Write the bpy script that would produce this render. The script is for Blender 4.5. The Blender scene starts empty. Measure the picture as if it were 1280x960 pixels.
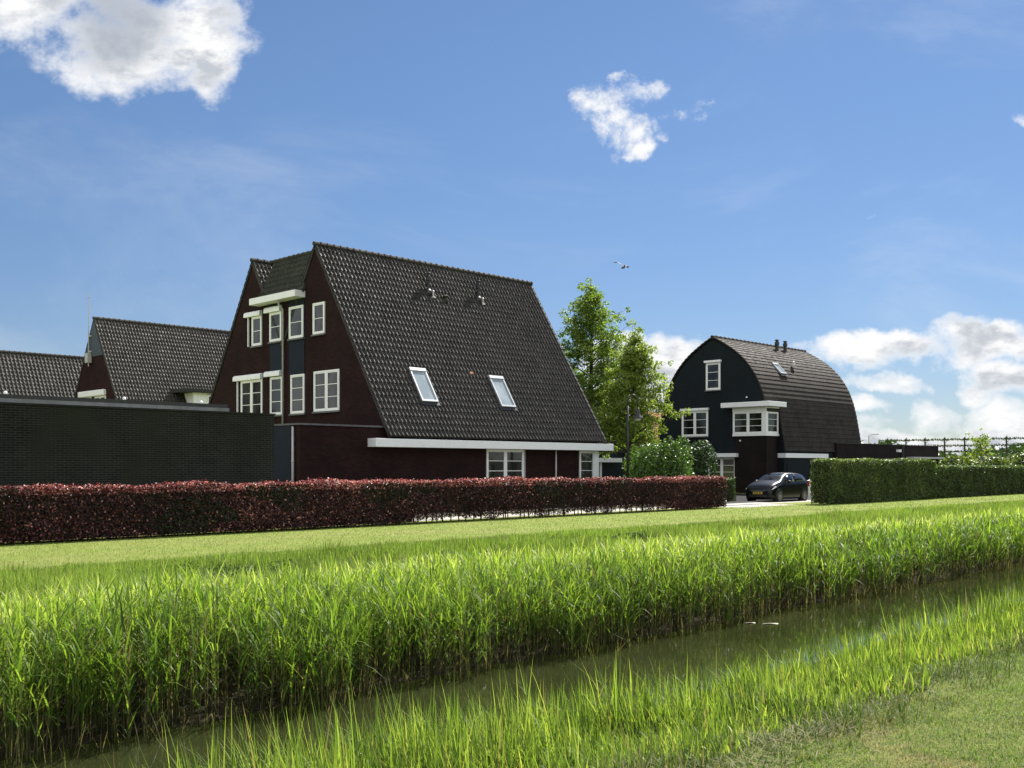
import bpy, bmesh, math, random
import numpy as np
from math import radians as R, pi, sin, cos
random.seed(7); rng = np.random.default_rng(7)
scene = bpy.context.scene
COL = scene.collection

# ------------------------------------------------------------------ camera
# world axes: +X runs along the ditch away to the right, +Y across it to the houses
EYE = 1.75
AZ = 44.5
cam = bpy.data.cameras.new('camera'); co = bpy.data.objects.new('camera', cam); COL.objects.link(co)
co.location = (0, 0, EYE); co.rotation_euler = (R(90), 0, R(-45.5))
cam.sensor_width = 36; cam.lens = 36.0; cam.shift_y = 0.0805; cam.clip_start = .1; cam.clip_end = 9000
scene.camera = co
FWD = (cos(R(AZ)), sin(R(AZ)), 0); RIGHT = (sin(R(AZ)), -cos(R(AZ)), 0)

# ------------------------------------------------------------------ sun, sky, exposure
SUN = np.array([.992, .274, 1.14]); SUN /= np.linalg.norm(SUN)
sl = bpy.data.lights.new('sun', 'SUN'); so = bpy.data.objects.new('sun', sl); COL.objects.link(so)
from mathutils import Vector, Matrix
so.rotation_euler = Vector(SUN).to_track_quat('Z', 'Y').to_euler(); so.location = (20, 10, 40)
sl.energy = 4.5; sl.angle = R(.53); sl.color = (1, .95, .87)
SKY_STRENGTH = .05
scene.view_settings.view_transform = 'Standard'; scene.view_settings.look = 'None'
scene.view_settings.exposure = 1.25; scene.view_settings.gamma = 1
try: scene.view_settings.use_curve_mapping = False
except Exception: pass
scene.cycles.max_bounces = 7; scene.cycles.transparent_max_bounces = 6
scene.cycles.transmission_bounces = 4; scene.cycles.diffuse_bounces = 3; scene.cycles.glossy_bounces = 3

world = bpy.data.worlds.new('World'); scene.world = world; world.use_nodes = True
nt = world.node_tree; nt.nodes.clear()
def wn(t, **k):
    n = nt.nodes.new(t)
    for a, b in k.items(): setattr(n, a, b)
    return n
def M_(tree, op, a, b=None, c=None, clamp=False):
    n = tree.nodes.new('ShaderNodeMath'); n.operation = op; n.use_clamp = clamp
    for i, v in enumerate((a, b, c)):
        if v is None: continue
        if isinstance(v, (int, float)): n.inputs[i].default_value = v
        else: tree.links.new(v, n.inputs[i])
    return n.outputs[0]
sky = wn('ShaderNodeTexSky'); sky.sky_type = 'NISHITA'; sky.sun_disc = False
sky.sun_elevation = R(48); sky.sun_rotation = math.atan2(SUN[0], SUN[1])
sky.air_density = 1.0; sky.dust_density = .1; sky.ozone_density = 2.5; sky.altitude = 0
tc = wn('ShaderNodeTexCoord')
def vdot(v):
    n = wn('ShaderNodeVectorMath', operation='DOT_PRODUCT'); nt.links.new(tc.outputs['Generated'], n.inputs[0]); n.inputs[1].default_value = v
    return n.outputs['Value']
m = lambda *a, **k: M_(nt, *a, **k)
f_ = m('MAXIMUM', vdot(FWD), .05); x_ = m('DIVIDE', vdot(RIGHT), f_); z_ = m('DIVIDE', vdot((0, 0, 1)), f_)
cv = wn('ShaderNodeCombineXYZ'); nt.links.new(x_, cv.inputs[0]); nt.links.new(z_, cv.inputs[1])
def noise(scale, detail=8, rough=.55, off=(0, 0, 0), src=None, dist=0, yscale=1.):
    mp = wn('ShaderNodeMapping'); mp.inputs['Location'].default_value = off; mp.inputs['Scale'].default_value = (1, yscale, 1)
    nt.links.new(src or cv.outputs[0], mp.inputs[0])
    n = wn('ShaderNodeTexNoise'); n.inputs['Scale'].default_value = scale; n.inputs['Detail'].default_value = detail
    n.inputs['Roughness'].default_value = rough; n.inputs['Distortion'].default_value = dist
    nt.links.new(mp.outputs[0], n.inputs['Vector']); return n
# warp the sky direction a little so that no cloud keeps the outline of its ellipse
wz = noise(9, 5, .6, (3, 1, 0))
vs = wn('ShaderNodeVectorMath', operation='SUBTRACT'); nt.links.new(wz.outputs['Color'], vs.inputs[0]); vs.inputs[1].default_value = (.5, .5, .5)
vm = wn('ShaderNodeVectorMath', operation='SCALE'); nt.links.new(vs.outputs[0], vm.inputs[0]); vm.inputs['Scale'].default_value = .07
va = wn('ShaderNodeVectorMath', operation='ADD'); nt.links.new(cv.outputs[0], va.inputs[0]); nt.links.new(vm.outputs[0], va.inputs[1])
sp = wn('ShaderNodeSeparateXYZ'); nt.links.new(va.outputs[0], sp.inputs[0]); wx, wy = sp.outputs[0], sp.outputs[1]
def blob(px, py, rx, ry, peak=1.):
    a = m('DIVIDE', m('SUBTRACT', wx, (px - 640) / 1280), rx / 1280); b = m('DIVIDE', m('SUBTRACT', wy, (583 - py) / 1280), ry / 1280)
    d = m('ADD', m('MULTIPLY', a, a), m('MULTIPLY', b, b))
    return m('SUBTRACT', peak, d)
def union(l):
    o = l[0]
    for q in l[1:]: o = m('MAXIMUM', o, q)
    return m('MAXIMUM', o, -5)
big = union([blob(50, -15, 150, 80), blob(150, 40, 125, 78), blob(245, 20, 75, 95), blob(268, 75, 40, 66), blob(165, 95, 80, 38, .9), blob(50, 60, 55, 40, .5)])
wisp = union([blob(762, 124, 44, 24, 1.2), blob(798, 112, 30, 18, 1.1), blob(774, 100, 14, 9, .9), blob(796, 188, 24, 18, 1.3), blob(822, 170, 20, 12, .8), blob(782, 155, 46, 46, 1.0), blob(840, 137, 70, 20, .62), blob(1085, 270, 22, 12, .1), blob(1288, 134, 30, 12, 1.0)])
low = union([blob(1075, 440, 95, 22, 1.1), blob(1130, 432, 80, 24, 1.1), blob(1225, 425, 80, 34, 1.2), blob(1100, 472, 62, 16, 1), blob(1085, 500, 50, 16, .7), blob(1262, 470, 55, 30, 1), blob(1225, 490, 34, 34, .9), blob(1172, 515, 34, 32, 1), blob(1250, 520, 80, 34, 1.1), blob(1090, 525, 90, 20, .35), blob(835, 465, 85, 42, 1.9), blob(785, 425, 30, 16, 1.2), blob(850, 520, 80, 50, 1.3), blob(1180, 560, 300, 30, 1.1), blob(600, 565, 500, 22, .5), blob(-150, 500, 190, 60, .8)])
fb = noise(13, 11, .6, (1.7, 4.2, 0), yscale=1.35).outputs[0]
ff = noise(42, 9, .65, (7.7, 2.2, 0)).outputs[0]
det = m('ADD', m('MULTIPLY', m('SUBTRACT', fb, .5), 3.0), m('MULTIPLY', m('SUBTRACT', ff, .5), .8))
def smooth(v, lo, hi):
    n = wn('ShaderNodeMapRange', interpolation_type='SMOOTHSTEP'); nt.links.new(v, n.inputs[0])
    n.inputs[1].default_value = lo; n.inputs[2].default_value = hi; return n.outputs[0]
dn = m('ADD', union([big, low]), det)
dw = m('ADD', wisp, m('ADD', m('MULTIPLY', m('SUBTRACT', fb, .5), 2.2), m('MULTIPLY', m('SUBTRACT', noise(30, 11, .68, (4.4, 1.9, 0), dist=.25).outputs[0], .5), 3.6)))
# thin veil of cirrus
veil = m('MULTIPLY', smooth(noise(2.2, 8, .62, (9, 3, 0), dist=.6, yscale=2.6).outputs[0], .45, .85), .22)
mask = m('MAXIMUM', smooth(dn, .0, .95), m('MAXIMUM', m('MULTIPLY', smooth(dw, .2, 1.5), .97), veil))
# thick middles are grey, thin rims bright (the sun stands beyond them)
sh1 = noise(15, 9, .6, (5, 9, 0), yscale=1.9).outputs[0]
core = m('MULTIPLY', smooth(dn, .35, 1.1), smooth(sh1, .42, .60))
bigd = m('MULTIPLY', smooth(m('ADD', blob(150, 30, 85, 70), m('MULTIPLY', det, .7)), -.2, 1.2), .85)
core = m('MAXIMUM', m('MULTIPLY', core, .68), bigd)
cc = wn('ShaderNodeMix', data_type='RGBA'); nt.links.new(core, cc.inputs['Factor'])
cc.inputs['A'].default_value = (8.6, 8.6, 8.6, 1); cc.inputs['B'].default_value = (2.9, 3.35, 4.1, 1)
tint = wn('ShaderNodeMix', data_type='RGBA'); tint.blend_type = 'MULTIPLY'; tint.inputs['Factor'].default_value = 1
nt.links.new(sky.outputs[0], tint.inputs['A'])
el_ = smooth(vdot((0, 0, 1)), -.05, .42); gcol = wn('ShaderNodeMix', data_type='RGBA'); nt.links.new(el_, gcol.inputs['Factor'])
gcol.inputs['A'].default_value = (.53, .57, .70, 1); gcol.inputs['B'].default_value = (.67, .76, .865, 1); nt.links.new(gcol.outputs['Result'], tint.inputs['B'])
mx = wn('ShaderNodeMix', data_type='RGBA'); nt.links.new(mask, mx.inputs['Factor']); nt.links.new(tint.outputs['Result'], mx.inputs['A']); nt.links.new(cc.outputs['Result'], mx.inputs['B'])
# cumulus behind the camera, unseen, added to brighten and whiten the fill light
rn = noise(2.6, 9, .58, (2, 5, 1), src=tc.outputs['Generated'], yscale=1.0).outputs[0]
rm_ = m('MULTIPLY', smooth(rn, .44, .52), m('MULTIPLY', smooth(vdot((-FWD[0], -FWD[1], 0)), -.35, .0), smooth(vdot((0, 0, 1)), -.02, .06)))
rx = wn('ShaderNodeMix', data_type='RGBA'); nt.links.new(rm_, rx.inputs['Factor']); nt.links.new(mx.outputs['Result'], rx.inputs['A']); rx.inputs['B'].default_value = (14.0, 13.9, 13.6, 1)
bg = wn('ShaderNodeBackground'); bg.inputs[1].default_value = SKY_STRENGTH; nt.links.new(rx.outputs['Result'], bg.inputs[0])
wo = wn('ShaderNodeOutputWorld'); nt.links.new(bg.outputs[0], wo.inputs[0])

# ------------------------------------------------------------------ helpers
def tag(o, label=None, cat=None, group=None, kind=None):
    if label: o['label'] = label
    if cat: o['category'] = cat
    if group: o['group'] = group
    if kind: o['kind'] = kind
    return o
def thing(name, label, cat, loc=(0, 0, 0), group=None):
    o = bpy.data.objects.new(name, None); COL.objects.link(o); o.location = loc
    o.empty_display_size = .3
    return tag(o, label, cat, group)
def rootloc(p):
    l = Vector((0, 0, 0))
    while p is not None: l = l + Vector(p.location); p = p.parent
    return l
def link_mesh(name, me, mat, parent):
    o = bpy.data.objects.new(name, me); COL.objects.link(o)
    if parent is not None: o.parent = parent
    for mm in (mat if isinstance(mat, (list, tuple)) else [mat]): me.materials.append(mm)
    return o
class MB:
    def __init__(s): s.v = []; s.f = []
    def add(s, vs, fs):
        b = len(s.v); s.v += [tuple(map(float, p)) for p in vs]; s.f += [tuple(b + i for i in f) for f in fs]; return s
    def box(s, a, b):
        (x0, y0, z0), (x1, y1, z1) = a, b
        x0, x1 = min(x0, x1), max(x0, x1); y0, y1 = min(y0, y1), max(y0, y1); z0, z1 = min(z0, z1), max(z0, z1)
        return s.add([(x0, y0, z0), (x1, y0, z0), (x1, y1, z0), (x0, y1, z0), (x0, y0, z1), (x1, y0, z1), (x1, y1, z1), (x0, y1, z1)],
              [(0, 3, 2, 1), (4, 5, 6, 7), (0, 1, 5, 4), (1, 2, 6, 5), (2, 3, 7, 6), (3, 0, 4, 7)])
    def obox(s, o, e1, e2, e3):      # origin corner and three edge vectors
        o, e1, e2, e3 = map(np.array, (o, e1, e2, e3))
        P = [o, o+e1, o+e1+e2, o+e2, o+e3, o+e1+e3, o+e1+e2+e3, o+e2+e3]
        return s.add(P, [(0, 3, 2, 1), (4, 5, 6, 7), (0, 1, 5, 4), (1, 2, 6, 5), (2, 3, 7, 6), (3, 0, 4, 7)])
    def prism(s, poly, x0, x1):      # polygon in (y, z) swept along x
        n = len(poly); V = [(x0, y, z) for y, z in poly] + [(x1, y, z) for y, z in poly]
        return s.add(V, [tuple(range(n))[::-1], tuple(range(n, 2*n))] + [(i, (i+1) % n, n+(i+1) % n, n+i) for i in range(n)])
    def tube(s, pts, rad, n=8, cap=True):
        pts = [np.array(p, float) for p in pts]; b = len(s.v); rings = []
        if isinstance(rad, (int, float)): rad = [rad] * len(pts)
        up = np.array([0, 0, 1.]); prev = None
        for i, p in enumerate(pts):
            d = pts[min(i+1, len(pts)-1)] - pts[max(i-1, 0)]; d = d / (np.linalg.norm(d) + 1e-9)
            a = np.cross(d, up if abs(d[2]) < .9 else np.array([1., 0, 0])) if prev is None else prev - d * np.dot(prev, d)
            a /= np.linalg.norm(a) + 1e-9; prev = a; c = np.cross(d, a)
            for k in range(n): s.v.append(tuple(p + rad[i] * (cos(2*pi*k/n) * a + sin(2*pi*k/n) * c)))
        for i in range(len(pts)-1):
            for k in range(n): s.f.append((b+i*n+k, b+i*n+(k+1) % n, b+(i+1)*n+(k+1) % n, b+(i+1)*n+k))
        if cap:
            s.f.append(tuple(b+k for k in range(n))[::-1]); s.f.append(tuple(b+(len(pts)-1)*n+k for k in range(n)))
        return s
    def lathe(s, c, prof, n=12, axis='z'):
        b = len(s.v)
        for r, h in prof:
            for k in range(n):
                a = 2*pi*k/n; q = (r*cos(a), r*sin(a), h)
                if axis == 'y': q = (r*cos(a), h, r*sin(a))
                if axis == 'x': q = (h, r*cos(a), r*sin(a))
                s.v.append((c[0]+q[0], c[1]+q[1], c[2]+q[2]))
        for i in range(len(prof)-1):
            for k in range(n): s.f.append((b+i*n+k, b+i*n+(k+1) % n, b+(i+1)*n+(k+1) % n, b+(i+1)*n+k))
        s.f.append(tuple(b+k for k in range(n))[::-1]); s.f.append(tuple(b+(len(prof)-1)*n+k for k in range(n)))
        return s
    def build(s, name, mat, parent=None, smooth=False, bevel=0):
        me = bpy.data.meshes.new(name); o0 = np.array(rootloc(parent))
        V = np.array(s.v) - o0
        me.from_pydata(V.tolist(), [], s.f)
        if bevel or True:
            bm = bmesh.new(); bm.from_mesh(me)
            bmesh.ops.recalc_face_normals(bm, faces=bm.faces); bm.to_mesh(me); bm.free()
        if smooth: me.polygons.foreach_set('use_smooth', [True] * len(me.polygons))
        me.update(); o = link_mesh(name, me, mat, parent)
        if bevel:
            md = o.modifiers.new('bevel', 'BEVEL'); md.width = bevel; md.segments = 2; md.limit_method = 'ANGLE'
        return o
def fast(name, V, F, mat, parent=None, col=None, smooth=False):
    V = np.asarray(V, np.float32) - np.array(rootloc(parent), np.float32); F = np.asarray(F, np.int32)
    me = bpy.data.meshes.new(name); k = F.shape[1]
    me.vertices.add(len(V)); me.vertices.foreach_set('co', V.ravel())
    me.loops.add(F.size); me.loops.foreach_set('vertex_index', F.ravel())
    me.polygons.add(len(F)); me.polygons.foreach_set('loop_start', np.arange(0, F.size, k, dtype=np.int32))
    me.polygons.foreach_set('use_smooth', np.full(len(F), smooth))
    if col is not None:
        at = me.color_attributes.new('tone', 'FLOAT_COLOR', 'POINT')
        c = np.ones((len(V), 4), np.float32); c[:, :col.shape[1]] = col; at.data.foreach_set('color', c.ravel())
    me.update(calc_edges=True); return link_mesh(name, me, mat, parent)
def copy_tree(o, parent=None):
    c = o.copy(); COL.objects.link(c)
    if parent is not None: c.parent = parent
    for ch in o.children: copy_tree(ch, c)
    return c

# ------------------------------------------------------------------ materials
def newmat(name):
    mt = bpy.data.materials.new(name); mt.use_nodes = True; t = mt.node_tree; p = t.nodes['Principled BSDF']; return mt, t, p
def setp(p, **k):
    for a, v in k.items():
        a = {'rough': 'Roughness', 'metal': 'Metallic', 'spec': 'Specular IOR Level', 'base': 'Base Color', 'coat': 'Coat Weight', 'ior': 'IOR', 'trans': 'Transmission Weight'}[a]
        if a in p.inputs: p.inputs[a].default_value = (*v, 1) if a == 'Base Color' else v
def nz(t, scale, detail=5, rough=.6, vec=None, off=0, stretch=None):
    tc_ = t.nodes.new('ShaderNodeTexCoord'); src = vec or tc_.outputs['Object']
    if stretch:
        mp = t.nodes.new('ShaderNodeMapping'); mp.inputs['Scale'].default_value = stretch; mp.inputs['Location'].default_value = (off, off, 0); t.links.new(src, mp.inputs[0]); src = mp.outputs[0]
    n = t.nodes.new('ShaderNodeTexNoise'); n.inputs['Scale'].default_value = scale; n.inputs['Detail'].default_value = detail; n.inputs['Roughness'].default_value = rough
    t.links.new(src, n.inputs['Vector']); return n.outputs['Fac']
def ramp(t, fac, stops, interp='LINEAR'):
    r = t.nodes.new('ShaderNodeValToRGB'); r.color_ramp.interpolation = interp; e = r.color_ramp.elements
    e[0].position = stops[0][0]; e[0].color = (*stops[0][1], 1); e[1].position = stops[1][0]; e[1].color = (*stops[1][1], 1)
    for q in stops[2:]: x = e.new(q[0]); x.color = (*q[1], 1)
    t.links.new(fac, r.inputs[0]); return r.outputs[0]
def mixc(t, f, a, b, mode='MIX'):
    n = t.nodes.new('ShaderNodeMix'); n.data_type = 'RGBA'; n.blend_type = mode
    for s_, v in (('Factor', f), ('A', a), ('B', b)):
        if isinstance(v, (int, float)): n.inputs[s_].default_value = v
        elif isinstance(v, tuple): n.inputs[s_].default_value = (*v, 1)
        else: t.links.new(v, n.inputs[s_])
    return n.outputs['Result']
def bump(t, p, h, strength=.5, dist=.02):
    b = t.nodes.new('ShaderNodeBump'); b.inputs['Strength'].default_value = strength; b.inputs['Distance'].default_value = dist
    t.links.new(h, b.inputs['Height']); t.links.new(b.outputs[0], p.inputs['Normal'])
def plain(name, c, rough=.6, var=.15, scale=3, metal=0, spec=.5, bmp=0):
    mt, t, p = newmat(name); n = nz(t, scale); lo = tuple(v*(1-var) for v in c); hi = tuple(min(1, v*(1+var)) for v in c)
    t.links.new(ramp(t, n, [(.3, lo), (.7, hi)]), p.inputs['Base Color']); setp(p, rough=rough, metal=metal, spec=spec)
    if bmp: bump(t, p, nz(t, scale*12), bmp)
    return mt
def brick(name, c1, c2, mortar, stain=None, rough=.85):
    mt, t, p = newmat(name); tc_ = t.nodes.new('ShaderNodeTexCoord'); s_ = t.nodes.new('ShaderNodeSeparateXYZ'); t.links.new(tc_.outputs['Object'], s_.inputs[0])
    cb = t.nodes.new('ShaderNodeCombineXYZ'); t.links.new(M_(t, 'ADD', s_.outputs[0], s_.outputs[1]), cb.inputs[0]); t.links.new(s_.outputs[2], cb.inputs[1])
    b = t.nodes.new('ShaderNodeTexBrick'); t.links.new(cb.outputs[0], b.inputs['Vector']); b.inputs['Scale'].default_value = 1
    b.inputs['Brick Width'].default_value = .22; b.inputs['Row Height'].default_value = .0625; b.inputs['Mortar Size'].default_value = .006
    b.inputs['Color1'].default_value = (*c1, 1); b.inputs['Color2'].default_value = (*c2, 1); b.inputs['Mortar'].default_value = (*mortar, 1)
    b.inputs['Mortar Smooth'].default_value = .3; b.inputs['Bias'].default_value = 0
    c = mixc(t, 1.0, b.outputs['Color'], ramp(t, nz(t, .9, 6, .65), [(.25, (.62, .62, .64)), (.75, (1.35, 1.30, 1.26))]), 'MULTIPLY')
    if stain:
        f = ramp(t, nz(t, .55, 7, .7, off=3, stretch=(1, 1, .5)), [(.45, (0, 0, 0)), (.72, (1, 1, 1))])
        c = mixc(t, f, c, stain)
    t.links.new(c, p.inputs['Base Color']); setp(p, rough=rough, spec=.12)
    bump(t, p, b.outputs['Fac'], -.6, .008)
    return mt
MT = {}
MT['brick_purple'] = brick('purple_brown_brick', (.026, .0098, .0096), (.0145, .0063, .0064), (.017, .0130, .0125))
MT['brick_red'] = brick('red_brown_brick', (.030, .0115, .0105), (.020, .0085, .0082), (.012, .0085, .008))
MT['brick_dark'] = brick('dark_green_grey_brick', (.0095, .0110, .0102), (.0155, .0172, .0150), (.050, .056, .045), stain=(.018, .023, .014))
MT['brick_black'] = brick('dark_brown_brick', (.013, .009, .010), (.020, .013, .013), (.010, .008, .009))
MT['white'] = plain('white_paint', (.80, .81, .82), .45, .04, 2)
MT['upvc'] = plain('white_window_frame', (.78, .79, .78), .4, .04, 2)
MT['zinc'] = plain('zinc_metal', (.42, .44, .46), .4, .15, 4, metal=.6)
MT['pipe'] = plain('grey_pipe', (.42, .41, .41), .5, .1, 4)
MT['trim_dark'] = plain('weathered_trim', (.17, .175, .18), .5, .3, 3)
MT['felt'] = plain('roofing_felt', (.03, .03, .032), .9, .3, 4, bmp=.3)
MT['coping'] = plain('concrete_coping', (.10, .10, .105), .8, .25, 5, bmp=.3)
MT['navy'] = plain('navy_cladding', (.004, .009, .021), .7, .2, 3, spec=.25)
MT['black_metal'] = plain('black_metal', (.012, .013, .014), .45, .2, 6)
MT['trunk'] = plain('bark', (.06, .045, .03), .9, .35, 6, bmp=.8)
MT['stone'] = plain('sill_stone', (.12, .12, .125), .7, .2, 5)
MT['curtain'] = plain('pale_curtain', (.4, .4, .38), .9, .1, 4)
def tile_mat(name, c, rough=.38, moss=None, spec=.5, rows=None):
    mt, t, p = newmat(name)
    a = ramp(t, nz(t, 1.1, 6, .7), [(.3, tuple(v*.62 for v in c)), (.7, tuple(v*1.4 for v in c))])
    b_ = ramp(t, nz(t, 9, 4, .6), [(.3, (.8, .8, .8)), (.7, (1.25, 1.25, 1.25))])
    k = mixc(t, 1.0, a, b_, 'MULTIPLY')
    if moss: k = mixc(t, ramp(t, nz(t, 2.2, 8, .75, off=2, stretch=(1, 1, 1)), [(.52, (0, 0, 0)), (.72, (1, 1, 1))]), k, moss)
    t.links.new(k, p.inputs['Base Color']); setp(p, spec=spec)
    t.links.new(ramp(t, nz(t, 5, 5, .6), [(.3, (rough*.8,)*3), (.7, (min(1, rough*1.35),)*3)]), p.inputs['Roughness'])
    bump(t, p, nz(t, 40, 4), .25, .004)
    return mt
MT['tile'] = tile_mat('dark_roof_tiles', (.036, .0345, .0335), .62, (.052, .049, .041), .18)
MT['tile_old'] = tile_mat('weathered_roof_tiles', (.046, .043, .039), .62, (.066, .061, .05), .2)
MT['tile_moss'] = tile_mat('mossy_roof_tiles', (.028, .030, .020), .8, (.04, .048, .018))
MT['tile_brown'] = tile_mat('brown_flat_roof_tiles', (.034, .029, .0265), .75, (.043, .037, .032), .12)
MT['tile_orange'] = tile_mat('orange_roof_tiles', (.36, .13, .06), .7)
def darkboard():
    mt, t, p = newmat('black_green_boards'); tc_ = t.nodes.new('ShaderNodeTexCoord'); s_ = t.nodes.new('ShaderNodeSeparateXYZ'); t.links.new(tc_.outputs['Object'], s_.inputs[0])
    fr = M_(t, 'FRACT', M_(t, 'MULTIPLY', s_.outputs[2], 5.5)); ln = M_(t, 'LESS_THAN', fr, .1)
    c = mixc(t, ln, ramp(t, nz(t, 2, 5), [(.3, (.004, .008, .011)), (.7, (.0065, .0125, .016))]), (.002, .003, .004))
    t.links.new(c, p.inputs['Base Color']); setp(p, rough=.75, spec=.2); bump(t, p, fr, .3, .008); return mt
MT['board'] = darkboard()
def glassmat(name, c, c2, rough=.04):
    mt, t, p = newmat(name)
    t.links.new(ramp(t, nz(t, .9, 3, .5, stretch=(1, 1, .6)), [(.42, c), (.6, c2)]), p.inputs['Base Color'])
    setp(p, rough=rough, spec=.5, ior=1.5)
    bump(t, p, nz(t, 1.5, 2), .05, .02); return mt
MT['glass'] = glassmat('window_glass', (.005, .006, .007), (.045, .046, .044))
MT['glass_sky'] = glassmat('roof_glass_painted_sky', (.26, .31, .35), (.36, .41, .45), .12)  # pale base colour stands in for reflected sky
def leafmat(name, stops, trans=.45, tcol=None, rough=.45, spec=.35):
    """two-sided leaf: reflects and lets light through; tone attribute picks the colour, painted light on hedges and reeds included"""
    mt, t, p = newmat(name); at = t.nodes.new('ShaderNodeAttribute'); at.attribute_name = 'tone'
    s_ = t.nodes.new('ShaderNodeSeparateColor'); t.links.new(at.outputs['Color'], s_.inputs[0])
    c = ramp(t, s_.outputs[0], stops)
    t.links.new(c, p.inputs['Base Color']); setp(p, rough=rough, spec=spec)
    tr = t.nodes.new('ShaderNodeBsdfTranslucent')
    tcx = mixc(t, 1.0, c, tcol or (1.5, 1.7, .6), 'MULTIPLY'); t.links.new(tcx, tr.inputs[0])
    mxs = t.nodes.new('ShaderNodeMixShader'); mxs.inputs[0].default_value = trans
    t.links.new(p.outputs[0], mxs.inputs[1]); t.links.new(tr.outputs[0], mxs.inputs[2])
    t.links.new(mxs.outputs[0], t.nodes['Material Output'].inputs[0]); return mt
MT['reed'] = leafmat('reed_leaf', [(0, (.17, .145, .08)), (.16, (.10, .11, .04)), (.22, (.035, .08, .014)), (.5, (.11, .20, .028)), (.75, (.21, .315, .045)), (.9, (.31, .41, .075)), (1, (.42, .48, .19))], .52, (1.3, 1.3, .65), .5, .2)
MT['grass'] = leafmat('grass_blade', [(0, (.30, .26, .14)), (.12, (.24, .23, .10)), (.2, (.07, .12, .022)), (.6, (.155, .25, .040)), (1, (.28, .38, .075))], .5, (1.25, 1.25, .8), .6, .2)
MT['shoulder'] = leafmat('shoulder_grass', [(0, (.28, .24, .12)), (.1, (.16, .16, .06)), (.18, (.03, .055, .014)), (.5, (.09, .14, .03)), (1, (.24, .29, .07))], .4, (1.25, 1.25, .8), .6, .2)
MT['sedge'] = leafmat('sedge_blade', [(0, (.26, .22, .10)), (.1, (.18, .17, .06)), (.18, (.045, .085, .018)), (.5, (.115, .20, .028)), (.75, (.21, .32, .045)), (1, (.36, .44, .08))], .5, (1.25, 1.2, .75), .55, .25)
MT['copper'] = leafmat('copper_beech_leaf', [(0, (.022, .032, .010)), (.12, (.024, .026, .010)), (.2, (.012, .006, .006)), (.55, (.034, .0115, .0125)), (.8, (.17, .048, .048)), (1, (.56, .28, .25))], .3, (1.5, .8, .7), .40, .38)  # palest stops stand for sunlit and glinting leaves
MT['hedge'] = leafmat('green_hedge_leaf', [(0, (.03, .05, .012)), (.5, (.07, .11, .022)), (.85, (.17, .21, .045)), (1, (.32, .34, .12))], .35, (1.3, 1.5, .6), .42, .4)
MT['leaf_dark'] = leafmat('dark_shrub_leaf', [(0, (.018, .04, .012)), (1, (.045, .085, .02))], .3, (1.3, 1.5, .6))
MT['weed'] = leafmat('weed_leaf', [(0, (.03, .06, .015)), (1, (.10, .17, .04))], .35, (1.25, 1.35, .7), .6, .2)
MT['leaf_light'] = leafmat('light_shrub_leaf', [(0, (.04, .09, .014)), (1, (.12, .2, .04))], .35, (1.3, 1.5, .6), .35, .5)
MT['leaf_tree'] = leafmat('tree_leaf', [(0, (.07, .12, .026)), (.6, (.16, .225, .05)), (1, (.27, .33, .09))], .52, (1.35, 1.5, .55))
MT['leaf_yellow'] = leafmat('yellow_green_tree_leaf', [(0, (.09, .14, .03)), (.6, (.20, .265, .055)), (1, (.32, .37, .10))], .52, (1.35, 1.45, .55))
MT['twig'] = plain('hedge_twigs', (.022, .016, .012), .95, .4, 8)

# ------------------------------------------------------------------ ground, ditch, paving
def vnoise(x, y, f, seed=0):
    """cheap smooth noise from summed sines"""
    r = np.random.default_rng(seed); o = 0
    for k in range(6):
        a = r.uniform(0, 2*pi); ff_ = f*(1+.6*k); o = o + np.sin(ff_*(x*cos(a)+y*sin(a)) + r.uniform(0, 6.28) + 1.3*np.sin(ff_*.7*(x*sin(a)-y*cos(a))+r.uniform(0, 6))) / (1+.5*k)
    return o / 2.6
WP = [-4000, 1.5, 3.0, 3.6, 4.6, 5.5, 6.2, 7.0, 7.8, 8.3, 8.9, 10.0, 11.5, 13, 15, 4000]
ZP = [0, 0, 0, -.06, -.42, -.62, -1.0, -1.1, -1.0, -.72, -.52, -.28, -.10, -.02, 0, 0]
def gz(U, W):
    z = np.interp(W, WP, ZP); near = np.clip(1-np.abs(W-8)/30, 0, 1)
    flat = np.clip((24-W)/4, 0, 1)
    return z + near*flat*(.025*vnoise(U, W, 1.3, 3) + .012*vnoise(U, W, 4, 4))
Wl = np.concatenate([[-5000, -800, -150, -40, -12], np.arange(-4, 2.5, .5), np.arange(2.5, 14, .14), np.arange(14, 27, .5), [30, 40, 60, 100, 200, 500, 1500, 5000]])
Ul = np.concatenate([[-5000, -800, -150, -30, -8], np.arange(-3, 12, .2), np.arange(12, 34, .4), np.arange(34, 90, 1.5), [100, 140, 220, 500, 1500, 5000]])
UU, WW = np.meshgrid(Ul, Wl, indexing='ij'); V = np.stack([UU, WW, gz(UU, WW)], -1).reshape(-1, 3)
nU, nW = len(Ul), len(Wl); I = np.arange(nU*nW).reshape(nU, nW)
F = np.stack([I[:-1, :-1], I[1:, :-1], I[1:, 1:], I[:-1, 1:]], -1).reshape(-1, 4)
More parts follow.
